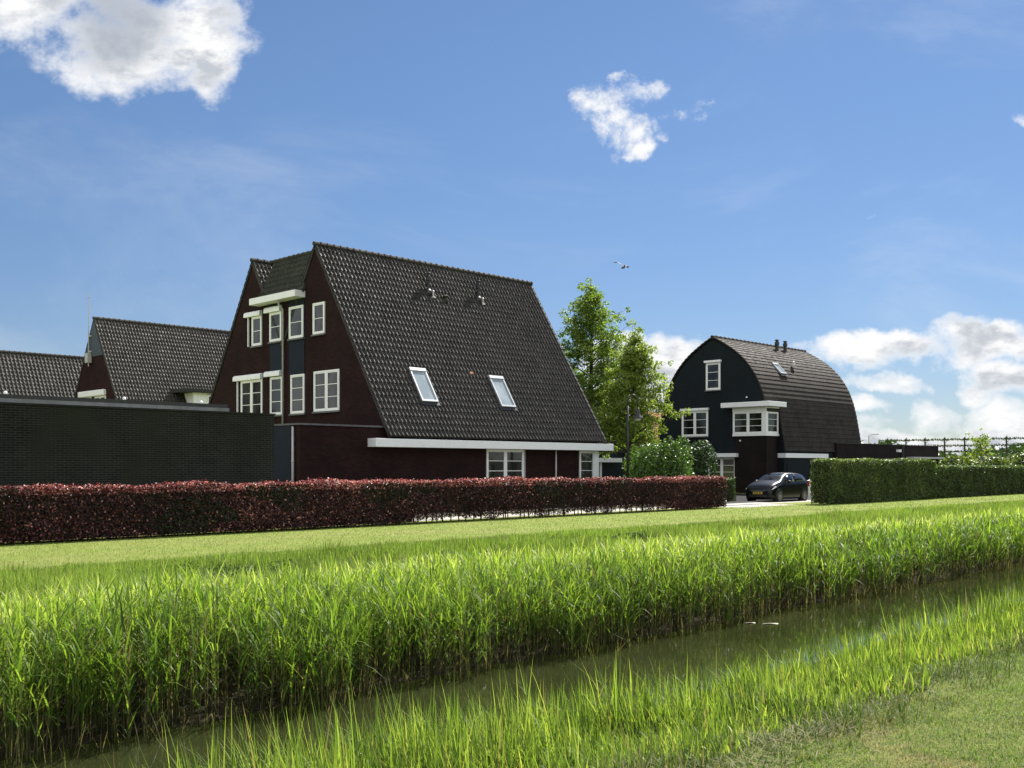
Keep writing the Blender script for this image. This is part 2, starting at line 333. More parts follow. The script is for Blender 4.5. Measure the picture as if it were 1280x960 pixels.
def groundmat():
    mt, t, p = newmat('lawn_and_banks'); g = t.nodes.new('ShaderNodeNewGeometry'); s_ = t.nodes.new('ShaderNodeSeparateXYZ'); t.links.new(g.outputs['Position'], s_.inputs[0])
    gr = ramp(t, nz(t, 1.6, 8, .7), [(.3, (.16, .215, .05)), (.5, (.215, .265, .065)), (.7, (.28, .31, .095))])
    gr = mixc(t, ramp(t, nz(t, .35, 5, .6, off=7, stretch=(.5, 1.6, 1)), [(.45, (0, 0, 0)), (.78, (.6, .6, .6))]), gr, (.31, .285, .13))
    gr = mixc(t, ramp(t, nz(t, 3.4, 8, .75, off=11, stretch=(.6, 1.3, 1)), [(.56, (0, 0, 0)), (.70, (.6, .6, .6))]), gr, (.10, .145, .03))
    gr = mixc(t, 1.0, gr, ramp(t, nz(t, 28, 6, .8), [(.3, (.6, .65, .6)), (.7, (1.3, 1.25, 1.2))]), 'MULTIPLY')
    ry = t.nodes.new('ShaderNodeMapRange'); t.links.new(M_(t, 'ADD', s_.outputs[1], M_(t, 'MULTIPLY', nz(t, .8, 5), 1.6)), ry.inputs[0]); ry.inputs[1].default_value = 19.3; ry.inputs[2].default_value = 18.6
    ry2 = t.nodes.new('ShaderNodeMapRange'); t.links.new(s_.outputs[1], ry2.inputs[0]); ry2.inputs[1].default_value = 6; ry2.inputs[2].default_value = 8
    gr = mixc(t, M_(t, 'MULTIPLY', ry.outputs[0], ry2.outputs[0]), gr, ramp(t, nz(t, 2.5, 6), [(.35, (.045, .07, .016)), (.7, (.09, .14, .028))]))
    pt_ = ramp(t, nz(t, 2.6, 7, .7, off=4, stretch=(1, 1, 1)), [(.60, (0, 0, 0)), (.68, (1, 1, 1))])
    shd = t.nodes.new('ShaderNodeMapRange'); t.links.new(s_.outputs[1], shd.inputs[0]); shd.inputs[1].default_value = 4.1; shd.inputs[2].default_value = 3.4
    sh2 = t.nodes.new('ShaderNodeMapRange'); t.links.new(s_.outputs[1], sh2.inputs[0]); sh2.inputs[1].default_value = 2.5; sh2.inputs[2].default_value = 3.1
    gr = mixc(t, M_(t, 'MULTIPLY', M_(t, 'MULTIPLY', shd.outputs[0], sh2.outputs[0]), pt_), gr, (.045, .038, .022))
    mud = ramp(t, nz(t, 6, 6), [(.3, (.022, .019, .011)), (.7, (.05, .042, .025))])
    mm = t.nodes.new('ShaderNodeMapRange'); t.links.new(s_.outputs[2], mm.inputs[0]); mm.inputs[1].default_value = -.14; mm.inputs[2].default_value = -.04
    c = mixc(t, mm.outputs[0], mud, gr)
    t.links.new(c, p.inputs['Base Color']); setp(p, rough=.95, spec=.1); bump(t, p, nz(t, 22, 8, .8), 1.0, .05); return mt
g_ = fast('ground', V, F, groundmat(), smooth=True); tag(g_, kind='structure')
def watermat():
    mt, t, p = newmat('ditch_water'); setp(p, rough=.035, spec=.5, ior=1.33)
    t.links.new(ramp(t, nz(t, .8, 5), [(.3, (.014, .017, .006)), (.7, (.025, .029, .011))]), p.inputs['Base Color'])
    h = M_(t, 'ADD', M_(t, 'MULTIPLY', nz(t, 2.2, 3, .5, stretch=(1, 1.6, 1)), 1.0), M_(t, 'MULTIPLY', nz(t, 14, 3, .5), .12))
    bump(t, p, h, .10, .02); return mt
w_ = MB(); w_.add([(-300, 4.4, -.6), (900, 4.4, -.6), (900, 10.2, -.6), (-300, 10.2, -.6)], [(0, 1, 2, 3)])
tag(w_.build('water', watermat()), kind='structure')
def sheet(name, rects, z, mat):
    b = MB()
    for (x0, y0, x1, y1) in rects: b.add([(x0, y0, z), (x1, y0, z), (x1, y1, z), (x0, y1, z)], [(0, 1, 2, 3)])
    return tag(b.build(name, mat), kind='structure')
def paver(name, c):
    mt, t, p = newmat(name); b = t.nodes.new('ShaderNodeTexBrick'); tc_ = t.nodes.new('ShaderNodeTexCoord'); t.links.new(tc_.outputs['Object'], b.inputs['Vector'])
    b.inputs['Scale'].default_value = 1; b.inputs['Brick Width'].default_value = .3; b.inputs['Row Height'].default_value = .15; b.inputs['Mortar Size'].default_value = .008
    b.inputs['Color1'].default_value = (*c, 1); b.inputs['Color2'].default_value = (*[v*.85 for v in c], 1); b.inputs['Mortar'].default_value = (*[v*.4 for v in c], 1)
    t.links.new(mixc(t, 1.0, b.outputs['Color'], ramp(t, nz(t, 1.5, 6), [(.3, (.8,)*3), (.7, (1.15,)*3)]), 'MULTIPLY'), p.inputs['Base Color']); setp(p, rough=.85); return mt
sheet('driveway', [(37.7, 23.35, 42.3, 25.3), (5.0, 25.0, 63, 26.45)], .006, paver('pale_concrete_pavers', (.36, .34, .31)))
sheet('street', [(37.4, 26.6, 86, 33.0), (44, 33.0, 57.5, 120)], .006, plain('asphalt', (.022, .022, .024), .95, .25, 6, spec=.1))
kb = MB(); kb.box((37.4, 26.45, 0), (86, 26.6, .05)); tag(kb.build('kerb', MT['coping']), kind='structure')
sheet('garden_soil', [(5, 26.8, 37, 33)], .005, plain('garden_soil', (.05, .045, .03), .95, .3, 5, bmp=.6))

# ------------------------------------------------------------------ building parts
def window(parent, face, a0, a1, z0, z1, off, cols=1, rows=2, name='window', fw=.075, sill=True, glass='glass', label=None, rail=.03):
    """face 'U' = wall looking along -X (a is Y); 'W' = wall looking along -Y (a is X); off = position of the wall plane"""
    def P(a, d, z): return (off - d, a, z) if face == 'U' else (a, off - d, z)
    w = MB(); bx = lambda A, B, C, D, d0, d1: w.box(P(A, d0, C), P(B, d1, D))
    bx(a0, a0+fw, z0, z1, -.05, .055); bx(a1-fw, a1, z0, z1, -.05, .055)
    bx(a0+fw, a1-fw, z0, z0+fw, -.05, .055); bx(a0+fw, a1-fw, z1-fw, z1, -.05, .055)
    n = cols; W_ = (a1-a0-2*fw)
    for i in range(1, n): c = a0+fw+W_*i/n; bx(c-.06, c+.06, z0+fw, z1-fw, -.04, .05)
    root = w.build(name, MT['upvc'], parent, bevel=.006)
    gb = MB(); gl = MB(); cw = W_/n
    for i in range(n):
        l = a0+fw+cw*i+(.06 if i else 0); r = a0+fw+cw*(i+1)-(.06 if i < n-1 else 0)
        s_ = .045
        for (A, B, C, D) in ((l, l+s_, z0+fw, z1-fw), (r-s_, r, z0+fw, z1-fw), (l+s_, r-s_, z0+fw, z0+fw+s_), (l+s_, r-s_, z1-fw-s_, z1-fw)):
            gb.box(P(A, .0, C), P(B, .042, D))
        for k in range(1, rows):
            zc = z0+fw+(z1-z0-2*fw)*k/rows; gb.box(P(l+s_, .005, zc-rail/2), P(r-s_, .036, zc+rail/2))
        gl.box(P(l+s_*.5, .004, z0+fw+.01), P(r-s_*.5, .014, z1-fw-.01))
    gb.build('casement', MT['upvc'], root); gl.build('pane', MT[glass], root)
    if sill:
        s2 = MB(); s2.box(P(a0-.06, -.02, z0-.075), P(a1+.06, .11, z0-.012)); s2.build('sill', MT['stone'], root)
    if label: root['label'] = label
    return root
def shutter(parent, a0, a1, z0, z1, U, guide=None, zb=0):
    s_ = MB(); n = 7; pr = []
    for k in range(n+1): a = pi/2*k/n; pr.append((.17*cos(pi/2-a), z1-(z1-z0)*.5*(1-cos(pi/2-a))))
    V = [(U-d, a0, z) for d, z in pr]
    poly = [(0, z0), (.17, z0), (.17, (z0+z1)/2)] + [(.17*cos(a), (z0+z1)/2+(z1-z0)/2*sin(a)) for a in (.4, .8, 1.2)] + [(0, z1)]
    b = len(poly); s_.add([(U-.003-d, a0, z) for d, z in poly] + [(U-.003-d, a1, z) for d, z in poly], [tuple(range(b)), tuple(range(b, 2*b))[::-1]] + [(i, (i+1) % b, b+(i+1) % b, b+i) for i in range(b)])
    if guide: s_.box((U-.07, guide, zb), (U-.003, guide+.06, z0))
    return s_.build('roller_shutter_box', MT['white'], parent)
def pantile(name, O, Ud, Sd, N, width, length, mat, parent, colw=.222, rowh=.34, amp=.045, slab=.09, jit=.003):
    O, Ud, Sd, N = [np.array(q, float) for q in (O, Ud, Sd, N)]
    nc = max(1, round(width/colw)); nr = max(1, round(length/rowh)); cw = width/nc; rh = length/nr
    px = np.array([0, .04, .09, .15, .21, .27, .35, .58, .82]); ph = np.array([-.1, .5, .9, 1., .85, .45, -.05, -.28, -.28]) * amp
    X = np.concatenate([(np.arange(nc)[:, None]+px[None]).ravel()*cw, [width]]); Hh = np.concatenate([np.tile(ph, nc), [0]])
    S = []; T = []
    for r in range(nr): S += [r*rh, (r+1)*rh]; T += [.012, .048]
    S = np.array(S); T = np.array(T); nX, nS = len(X), len(S)
    colid = np.clip((X/cw).astype(int), 0, nc-1); rowid = np.arange(nS)//2
    rr = np.random.default_rng(5).uniform(-jit, jit, (nc, nr)); J = rr[colid][:, rowid]
    hgt = Hh[:, None] + T[None] + J
    V = O + X[:, None, None]*Ud + S[None, :, None]*Sd + hgt[..., None]*N
    V = V.reshape(-1, 3); I = np.arange(nX*nS).reshape(nX, nS)
    F = np.stack([I[:-1, :-1], I[1:, :-1], I[1:, 1:], I[:-1, 1:]], -1).reshape(-1, 4)
    # slab below
    c = [O-.004*N, O+width*Ud-.004*N, O+width*Ud+length*Sd-.004*N, O+length*Sd-.004*N]; d = [q-slab*N for q in c]
    b = len(V); V = np.concatenate([V, c, d]); F = np.concatenate([F, np.array([(b, b+1, b+2, b+3), (b+4, b+7, b+6, b+5), (b, b+4, b+5, b+1), (b+1, b+5, b+6, b+2), (b+2, b+6, b+7, b+3), (b+3, b+7, b+4, b)])])
    if np.dot(np.cross(Ud, Sd), N) < 0: F = F[:, ::-1]
    return fast(name, V, F, mat, parent)
def ridge(parent, p0, p1, mat, r=.12, step=.36, name='ridge_tiles'):
    p0, p1 = np.array(p0, float), np.array(p1, float); L = np.linalg.norm(p1-p0); n = int(L/step); d = (p1-p0)/L; b = MB()
    for k in range(n):
        a = p0+d*L*k/n; e = p0+d*L*(k+1.12)/n if k < n-1 else p1
        b.tube([a, a+(e-a)*.82, a+(e-a)*.84, e], [r*.86, r*.93, r*1.12, r*1.1], 8)
    return b.build(name, mat, parent, smooth=False)
KS = math.tan(R(58.5)); SL = (cos(R(58.5)), sin(R(58.5)))
def slope(parent, name, U0, U1, Wr, zr, We, mat, side=-1, **k):
    """one roof plane from ridge (Wr,zr) down to W=We"""
    L = abs(We-Wr)/SL[0]
    return pantile(name, (U0, Wr, zr), (1, 0, 0), (0, side*SL[0], -SL[1]), (0, side*SL[1], SL[0]), U1-U0, L, mat, parent, **k)
def vent(parent, U, W, roofz, h=.95, r=.09, cap=True):
    v = MB(); v.lathe((U, W, roofz-.1), [(.20, 0), (.17, .16), (r, .26), (r, h*.62), (r*1.35, h*.64), (r*1.35, h*.86), (r*.9, h*.88), (r*.9, h*.97), (r*1.45, h), (r*1.1, h+.05)], 12)
    return v.build('vent_pipe', MT['black_metal'], parent, smooth=False)

# ------------------------------------------------------------------ the large brick house with the twin gables
U0, U1, WR, WL, ZR = 26.5, 40.6, 38.44, 43.68, 11.7
WE, WLE = 33.12, 49.0; ZE = ZR-KS*(WR-WE)
hs = thing('brick_house', 'large purple-brown brick house with twin steep gables and two roof windows', 'house', (33, 38, 0))
top = .09; q = lambda w, wr: ZR-top-KS*abs(w-wr)
wall = [(33.6, -.1), (33.6, q(33.6, WR)), (WR, ZR-top), (39.66, q(39.66, WR)), (42.46, q(42.46, WL)), (WL, ZR-top), (48.5, q(48.5, WL)), (48.5, -.1)]
MB().prism(wall, U0+.06, U0+.36).build('gable_wall', MT['brick_purple'], hs)
wall2 = [(33.6, -.1), (33.6, q(33.6, WR)), (WR, ZR-.3), (41.06, 7.2), (WL, ZR-.3), (48.5, q(48.5, WL)), (48.5, -.1)]
MB().prism(wall2, U0+.361, U1-.1).build('brick_wall', MT['brick_purple'], hs)
UG = U0+.06
rf = slope(hs, 'roof', U0-.0, U1, WR, ZR, WE, MT['tile'])
slope(hs, 'roof', U0, U1, WR, ZR, 41.06, MT['tile'], side=1)
slope(hs, 'roof', U0, U1, WL, ZR, 41.06, MT['tile_old'])
slope(hs, 'roof', U0, U1, WL, ZR, WLE, MT['tile'], side=1)
ridge(hs, (U0-.05, WR, ZR+.03), (U1+.02, WR, ZR+.03), MT['tile']); ridge(hs, (U0-.05, WL, ZR+.03), (U1+.02, WL, ZR+.03), MT['tile'])
# steep mossy roof slung between the gables, its flat canopy below
sd = np.array([-1.0, 0, -1.95]); L_ = np.linalg.norm(sd); sd /= L_
pantile('linking_roof', (U0+.86, 42.95, ZR-.06), (0, -1, 0), sd, np.array([-sd[2]*-1, 0, 1.0])/1 if False else np.array([-.89, 0, .456]), 3.75, L_, MT['tile_moss'], hs, rowh=.3)
lb = MB(); lb.add([(U0+.86, 39.2, ZR-.12), (U0+.86, 42.95, ZR-.12), (U0+4, 42.95, ZR-3), (U0+4, 39.2, ZR-3), (U0+.3, 39.2, 9.2), (U0+.3, 42.95, 9.2)], [(0, 1, 2, 3), (0, 4, 5, 1), (0, 3, 4), (1, 5, 2), (4, 3, 2, 5)])
lb.build('linking_roof_back', MT['felt'], hs)
ridge(hs, (U0+.86, 39.0, ZR-.02), (U0+.86, 43.3, ZR-.02), MT['tile_moss'], r=.1)
MB().box((U0-.5, 39.25, 9.42), (U0+.5, 43.1, 9.72)).build('flat_canopy', MT['white'], hs, bevel=.01)
MB().box((U0-.46, 39.3, 9.721), (U0+.44, 43.05, 9.76)).build('canopy_felt', MT['felt'], hs)
MB().box((UG-.03, 39.28, 5.98), (UG+.02, 40.52, 9.42)).build('navy_panel', MT['navy'], hs)
MB().box((UG-.03, 41.05, 5.98), (UG+.02, 42.14, 9.42)).build('navy_panel', MT['navy'], hs)
UP = UG-.031
window(hs, 'U', 42.85, 43.72, 7.56, 8.97, UG, 1, 2); shutter(hs, 42.84, 44.26, 8.98, 9.24, UG, 44.0, 7.56)
window(hs, 'U', 41.1, 42.1, 7.62, 8.99, UP, 1, 2); shutter(hs, 41.1, 42.42, 9.0, 9.28, UP)
window(hs, 'U', 39.33, 40.46, 7.62, 9.09, UP, 1, 2)
window(hs, 'U', 37.7, 38.6, 7.66, 9.06, UG, 1, 2)
window(hs, 'U', 42.8, 44.72, 4.1, 5.93, UG, 2, 3); shutter(hs, 42.78, 45.27, 5.94, 6.22, UG, 45.0, 4.1)
window(hs, 'U', 41.07, 42.1, 4.17, 5.96, UG, 1, 3); shutter(hs, 41.1, 42.42, 5.985, 6.25, UP)
window(hs, 'U', 39.28, 40.38, 4.17, 5.96, UG, 1, 3)
window(hs, 'U', 36.62, 38.53, 4.2, 6.0, UG, 2, 3)
MB().tube([(U0-.3, 40.9, 9.45), (U0-.28, 40.9, 9.25), (UG-.12, 40.9, 9.05), (UG-.12, 40.9, 3.4)], .045).build('downpipe', MT['pipe'], hs, smooth=True)
# white eaves gutter box and the long wall below it
MB().box((25.76, 33.05, 2.55), (41.06, 33.72, 2.9)).build('eaves_fascia', MT['white'], hs, bevel=.012)
window(hs, 'W', 32.5, 34.95, .55, 2.54, 33.6, 2, 4, sill=True)
window(hs, 'W', 38.98, 40.25, .55, 2.54, 33.6, 1, 4, sill=False)
MB().box((39.98, 33.5, .3), (40.42, 33.597, 2.55)).build('corner_post', MT['white'], hs)
MB().tube([(37.15, 33.5, 2.55), (37.15, 33.5, 0)], .045).build('downpipe', MT['pipe'], hs, smooth=True)
MB().tube([(34.98, 33.53, 2.55), (34.98, 33.53, 0)], .03).build('downpipe', MT['pipe'], hs, smooth=True)
# brick annex in front of the gable
MB().box((22.5, 33.6, -.1), (26.55, 37.4, 3.36)).build('annex_wall', MT['brick_purple'], hs)
MB().box((22.42, 33.53, 3.36), (26.55, 37.45, 3.43)).build('annex_coping', MT['coping'], hs)
MB().box((22.46, 34.18, 0), (22.52, 36.6, 3.34)).build('annex_door_panel', MT['navy'], hs)
ap = MB(); ap.tube([(22.42, 33.98, 3.3), (22.42, 33.98, 0)], .05); ap.tube([(22.42, 33.98, 1.9), (22.42, 33.98, 1.98)], .062); ap.build('downpipe', MT['pipe'], hs, smooth=True)
# roof windows
def roofwin(parent, u0, u1, Wt, Wb, Wr=WR, zr=ZR, side=-1, lab=None, mat='glass_sky', n=None, s_=None, org=None):
    Sd = np.array((0, side*SL[0], -SL[1])) if s_ is None else s_; N = np.array((0, side*SL[1], SL[0])) if n is None else n
    o0 = np.array((u0, Wt, zr-KS*abs(Wr-Wt))) if org is None else org; L = abs(Wt-Wb)/SL[0] if org is None else Wb; w = u1-u0; X = np.array((1., 0, 0))
    f = MB(); e = .07
    f.obox(o0+N*.03, X*w, Sd*.16, N*.13); f.obox(o0+Sd*(L-.09)+N*.03, X*w, Sd*.09, N*.11)
    f.obox(o0+Sd*.16+N*.03, X*e, Sd*(L-.25), N*.11); f.obox(o0+X*(w-e)+Sd*.16+N*.03, X*e, Sd*(L-.25), N*.11)
    r_ = f.build('roof_window', MT['zinc'], parent)
    g2 = MB(); g2.obox(o0+X*e+Sd*.16+N*.08, X*(w-2*e), Sd*(L-.25), N*.02); g2.build('pane', MT[mat], r_)
    fl = MB(); fl.obox(o0-X*.1+Sd*(L)+N*.05, X*(w+.2), Sd*.16, N*.02); fl.build('flashing', MT['black_metal'], r_)
    if lab: r_['label'] = lab
    return r_
roofwin(hs, 29.0, 29.93, 34.98, 34.05, lab='left roof window, reflected sky painted into its pane')
roofwin(hs, 33.86, 34.8, 34.95, 34.03, lab='right roof window')
for u, w in ((32.4, 37.5), (35.75, 37.53)):
    z = ZR-KS*(WR-w); vent(hs, u, w, z, 1.0, .085)
    c = MB(); c.lathe((u+.16, w-.17, z-.30), [(.13, 0), (.1, .08), (.045, .1), (.045, .3), (.07, .33), (.02, .38)], 10); c.build('small_vent_cap', MT['pipe'], hs)
v = MB(); z = ZR-KS*(WR-37.3); v.lathe((33.35, 37.3, z-.06), [(.16, 0), (.13, .12), (.07, .16), (.13, .28), (.05, .34)], 10); v.build('roof_vent', MT['tile_moss'], hs)
bt = MB(); bt.obox((32.78, 35.0, ZR-KS*(WR-35.0)+.05), (.2, 0, 0), (0, -.05, -.09), (0, -.02, .05)); bt.build('broken_tile', MT['tile_orange'], hs)

# ------------------------------------------------------------------ neighbours on the left
h2 = thing('brick_house', 'red-brown brick house with one steep gable and thin mast above the garage', 'house', (34, 68, 0))
g2w = 68.32; u2 = 29.39
w2 = [(g2w-4.85, -.1), (g2w-4.85, ZR-top-KS*4.85), (g2w, ZR-top), (g2w+4.85, ZR-top-KS*4.85), (g2w+4.85, -.1)]
MB().prism(w2, u2+.05, u2+13).build('brick_wall', MT['brick_red'], h2)
slope(h2, 'roof', u2, u2+13.1, g2w, ZR, g2w-5.35, MT['tile_old'], side=-1); slope(h2, 'roof', u2, u2+13.1, g2w, ZR, g2w+5.35, MT['tile_old'], side=1)
ridge(h2, (u2-.05, g2w, ZR+.03), (u2+13.1, g2w, ZR+.03), MT['tile_old'])
tz = 9.15; tw = (ZR-top-tz)/KS
pn = MB(); pn.add([(u2+.0, g2w-tw, tz), (u2+.0, g2w+tw, tz), (u2+.0, g2w, ZR-top-.02), (u2+.06, g2w-tw, tz), (u2+.06, g2w+tw, tz), (u2+.06, g2w, ZR-top-.02)], [(0, 1, 2), (3, 5, 4), (0, 3, 4, 1), (1, 4, 5, 2), (2, 5, 3, 0)])
pn.build('gable_panel', plain('slate_blue_panel', (.035, .05, .065), .6), h2)
shb = MB(); shb.box((u2-.18, 66.45, 6.45), (u2+.05, 70.5, 6.85)); shb.build('roller_shutter_box', MT['white'], h2, bevel=.05)
window(h2, 'U', 66.5, 68.2, 4.6, 6.44, u2+.05, 2, 3); window(h2, 'U', 68.7, 70.4, 4.6, 6.44, u2+.05, 2, 3)
am = MB(); am.tube([(u2-.12, 68.85, 8.5), (u2-.12, 68.85, 13.1), (u2-.12, 68.85, 13.5)], [.035, .025, .012], 6); am.tube([(u2-.12, 68.7, 13.15), (u2-.12, 69.0, 13.15)], .02, 5)
am.box((u2-.12, 68.80, 10.5), (u2+.05, 68.6, 10.6)); am.box((u2-.12, 68.80, 9.45), (u2+.05, 68.6, 9.55)); a_ = am.build('antenna_mast', MT['pipe'], h2)
MB().box((u2-.25, 68.7, 8.75), (u2+.02, 69.15, 9.4)).build('mast_box', MT['pipe'], a_)
dm = MB(); dm.box((34.3, 63.9, 5.4), (37.0, 66.4, 6.75)); dm.build('dormer', MT['white'], h2)
MB().box((33.4, 63.6, 6.75), (37.4, 66.5, 7.0)).build('dormer_roof', MT['felt'], h2)
window(h2, 'W', 35.3, 36.8, 5.6, 6.65, 63.9, 2, 1, sill=False)
h3 = thing('tiled_house', 'leftmost house showing only its long dark tiled roof above garage', 'house', (25, 78, 0))
MB().prism([(73.4, -.1), (73.4, 2.4), (78, 9.8), (82.6, 2.4), (82.6, -.1)], 5.1, 45).build('brick_wall', MT['brick_red'], h3)
slope(h3, 'roof', 5, 45.1, 78, 10.0, 73.0, MT['tile_old'], side=-1, colw=.27); slope(h3, 'roof', 5, 45.1, 78, 10.0, 83.0, MT['tile_old'], side=1, colw=.5)
ridge(h3, (5, 78, 10.03), (45.1, 78, 10.03), MT['tile_old'])
bt = MB(); bt.obox((15.6, 77.7, 9.6), (.25, 0, 0), (0, -.1, -.16), (0, -.03, .05)); bt.build('orange_tile', MT['tile_orange'], h3)
gar = thing('garage', 'flat-roofed dark brick garage at left with white roof edge', 'garage', (10, 29, 0))
MB().box((-2, 26.8, -.1), (17.03, 32.5, 3.3)).build('brick_wall', MT['brick_dark'], gar)
cp = MB(); cp.box((-2.04, 26.77, 3.3), (17.06, 27.0, 3.345)); cp.build('brick_coping', MT['brick_dark'], gar)
MB().box((-2, 27.2, 3.30), (15.75, 27.32, 3.47)).build('roof_edge_trim', MT['trim_dark'], gar)
MB().box((-2, 27.25, 3.471), (15.72, 27.4, 3.58)).build('roof_edge', MT['black_metal'], gar)
rt = MB(); rt.box((-2.0, 27.41, 3.3), (15.7, 32.4, 3.56)); rt.build('flat_roof', MT['felt'], gar)
for u in (9.5, 12.6, 14.9): MB().lathe((u, 27.32, 3.58), [(.05, 0), (.05, .05), (.02, .08)], 8).build('roof_clip', MT['white'], gar)

# ------------------------------------------------------------------ barrel-roofed houses
PROF = [(0, 10.38), (.35, 10.22), (.75, 10.0), (1.15, 9.74), (1.7, 9.38), (2.25, 8.92), (2.75, 8.38), (3.2, 7.75), (3.55, 7.1), (3.85, 6.3), (4.05, 5.5), (4.22, 4.6), (4.38, 3.7), (4.5, 2.75)]
def resample(pr, step):
    P = np.array(pr); d = np.r_[0, np.cumsum(np.hypot(*np.diff(P, axis=0).T))]; n = round(d[-1]/step)
    s_ = np.linspace(0, d[-1], n+1); return np.stack([np.interp(s_, d, P[:, 0]), np.interp(s_, d, P[:, 1])], 1)
def barrel_roof(parent, Ua, Ub, Wc, mat, scale_z=lambda z: z, cut=None, name='roof', course=.33):
    Q = resample(PROF, course); Q = np.array([(w, scale_z(z)) for w, z in Q])
    for side in (-1, 1):
        V = []; Fq = []
        T = np.gradient(Q, axis=0); T /= np.linalg.norm(T, axis=1)[:, None]; Nn = np.stack([-T[:, 1], T[:, 0]], 1); Nn *= np.sign(Nn[:, :1]+1e-6)
        def col(u):
            r = []
            for k in range(len(Q)-1): r += [Q[k]+Nn[k]*.10, Q[k+1]+Nn[k+1]*.135]
            return [(u, Wc+side*w, z) for w, z in r]
        us = np.linspace(Ua, Ub, max(2, int((Ub-Ua)/.3)+1)); nS = 2*(len(Q)-1)
        rj = np.random.default_rng(2)
        for i, u in enumerate(us):
            c_ = col(u); V += [(x, y+0.0, z+rj.uniform(-.002, .002)) for x, y, z in c_]
        for i in range(len(us)-1):
            um = (us[i]+us[i+1])/2
            for k in range(nS-1):
                if cut and side == cut[0] and um < cut[1] and V[k][2] < cut[2]: continue
                f = (i*nS+k, (i+1)*nS+k, (i+1)*nS+k+1, i*nS+k+1); Fq.append(f if side > 0 else f[::-1])
        o = fast(name, V, Fq, mat, parent)
        md = o.modifiers.new('thick', 'SOLIDIFY'); md.thickness = .12; md.offset = -1
    ridge(parent, (Ua-.03, Wc, scale_z(10.38)+.1), (Ub+.03, Wc, scale_z(10.38)+.1), mat, r=.13, step=.5)
bh = thing('barrel_roof_house', 'black boarded house with curved brown barrel roof and corner bay window', 'house', (64, 38.75, 0))
BU, BW, BE = 58.66, 38.75, 71.2
Qf = resample(PROF, .45)
face = [(BW+w, z-.05) for w, z in Qf[::-1]] + [(BW-w, z-.05) for w, z in Qf[1:]]
faceW = [(w, z) for w, z in face if w > 34.9 or z > 5.85]
faceW = [(BW+4.45, -.1)] + faceW + [(BW-4.02, 5.8), (34.8, 5.8), (34.8, 2.9), (34.8, -.1)]
MB().prism(faceW, BU+.1, BU+1.64).build('boarded_gable', MT['board'], bh)
MB().prism([(BW+4.45, -.1)] + face + [(BW-4.45, -.1)], BU+1.645, BE-.1).build('house_wall', MT['board'], bh)
barrel_roof(bh, BU, BE, BW, MT['tile_brown'], cut=(-1, 60.3, 5.6))
MB().box((BU+.0, 34.78, -.1), (BU+.098, 37.0, 3.74)).build('brick_corner', MT['brick_black'], bh)
MB().box((BU+.098, 34.70, -.1), (60.2, 34.797, 3.74)).build('brick_corner', MT['brick_black'], bh)
window(bh, 'U', 38.14, 39.28, 6.9, 8.75, BU+.1, 1, 3, fw=.1)
MB().box((BU-.08, 38.05, 8.76), (BU+.1, 39.36, 8.9)).build('window_head', MT['white'], bh)
window(bh, 'U', 39.11, 41.25, 3.8, 5.55, BU+.1, 2, 3, fw=.1); MB().box((BU-.06, 39.05, 5.56), (BU+.1, 41.32, 5.72)).build('window_head', MT['white'], bh)
# corner bay
bay = MB(); bay.box((BU-.1, 34.6, 3.74), (BU+.05, 37.1, 3.88)); bay.box((BU+.05, 34.6, 3.74), (60.25, 34.75, 3.88)); bay.box((BU-.1, 34.6, 5.35), (BU+.05, 37.1, 5.62)); bay.box((BU+.05, 34.6, 5.35), (60.25, 34.75, 5.62))
bay.box((BU-.1, 34.58, 3.88), (BU+.1, 34.8, 5.35))
b_ = bay.build('bay_window', MT['upvc'], bh)
window(b_, 'U', 34.8, 37.08, 3.88, 5.35, BU-.03, 2, 3, name='bay_front_light', fw=.09, sill=False)
window(b_, 'W', BU+.1, 60.2, 3.88, 5.35, 34.68, 1, 3, name='bay_side_light', fw=.11, sill=False)
MB().box((BU-.5, 34.15, 5.63), (60.4, 37.75, 5.95)).build('bay_canopy', MT['white'], bh, bevel=.015)
window(bh, 'U', 36.95, 39.1, .4, 2.36, BU+.1, 2, 4, fw=.09)
MB().box((BU-.35, 36.7, 2.37), (BU+.1, 39.5, 2.62)).build('lintel_canopy', MT['white'], bh, bevel=.012)
MB().box((60.3, 34.15, 2.32), (66.1, 35.9, 2.62)).build('entrance_canopy', MT['white'], bh, bevel=.012)
MB().box((60.6, 34.24, -.1), (60.75, 34.30, 2.3)).build('door_frame', MT['brick_black'], bh)
sw = MB(); s_n = np.array((0, -.69, .72)); roofwin(bh, 62.0, 62.75, 0, 1.05, org=np.array((62.0, 36.27, 8.72)), s_=np.array((0, -.69, -.72)), n=np.array((0, -.72, .69)), lab='small roof window')
vent(bh, 65.75, 37.95, 9.95, .95, .12); vent(bh, 66.9, 37.95, 9.95, .95, .12)
c = MB(); c.lathe((64.6, 36.0, 8.75), [(.18, 0), (.15, .15), (.09, .17), (.09, .3), (.03, .34)], 10); c.build('small_vent_cap', MT['pipe'], bh)
for (u, w, z) in ((BU+.04, 36.1, 6.25), (BU-.04, 36.55, 3.4)): MB().lathe((u, w, z), [(.06, 0), (.07, .06), (.03, .1)], 8).build('wall_lamp', MT['white'], bh)
# garage behind the barrel house
bg_ = thing('garage', 'long black flat-roofed garage right of the barrel-roofed house', 'garage', (76, 35, 0))
MB().box((67.0, 34.0, -.1), (84.6, 38.5, 3.36)).build('garage_wall', MT['brick_black'], bg_)
MB().box((66.95, 33.95, 3.36), (84.65, 38.55, 3.42)).build('roof_edge', MT['felt'], bg_)
MB().box((78.4, 33.4, 2.36), (84.4, 34.0, 2.5)).build('canopy', MT['pipe'], bg_)
MB().tube([(77.6, 33.93, 3.3), (77.6, 33.93, 0)], .12).build('downpipe', MT['felt'], bg_)
c = MB(); c.box((76.6, 33.8, 2.85), (77.1, 34.0, 3.05)); c.build('wall_lamp', MT['white'], bg_)
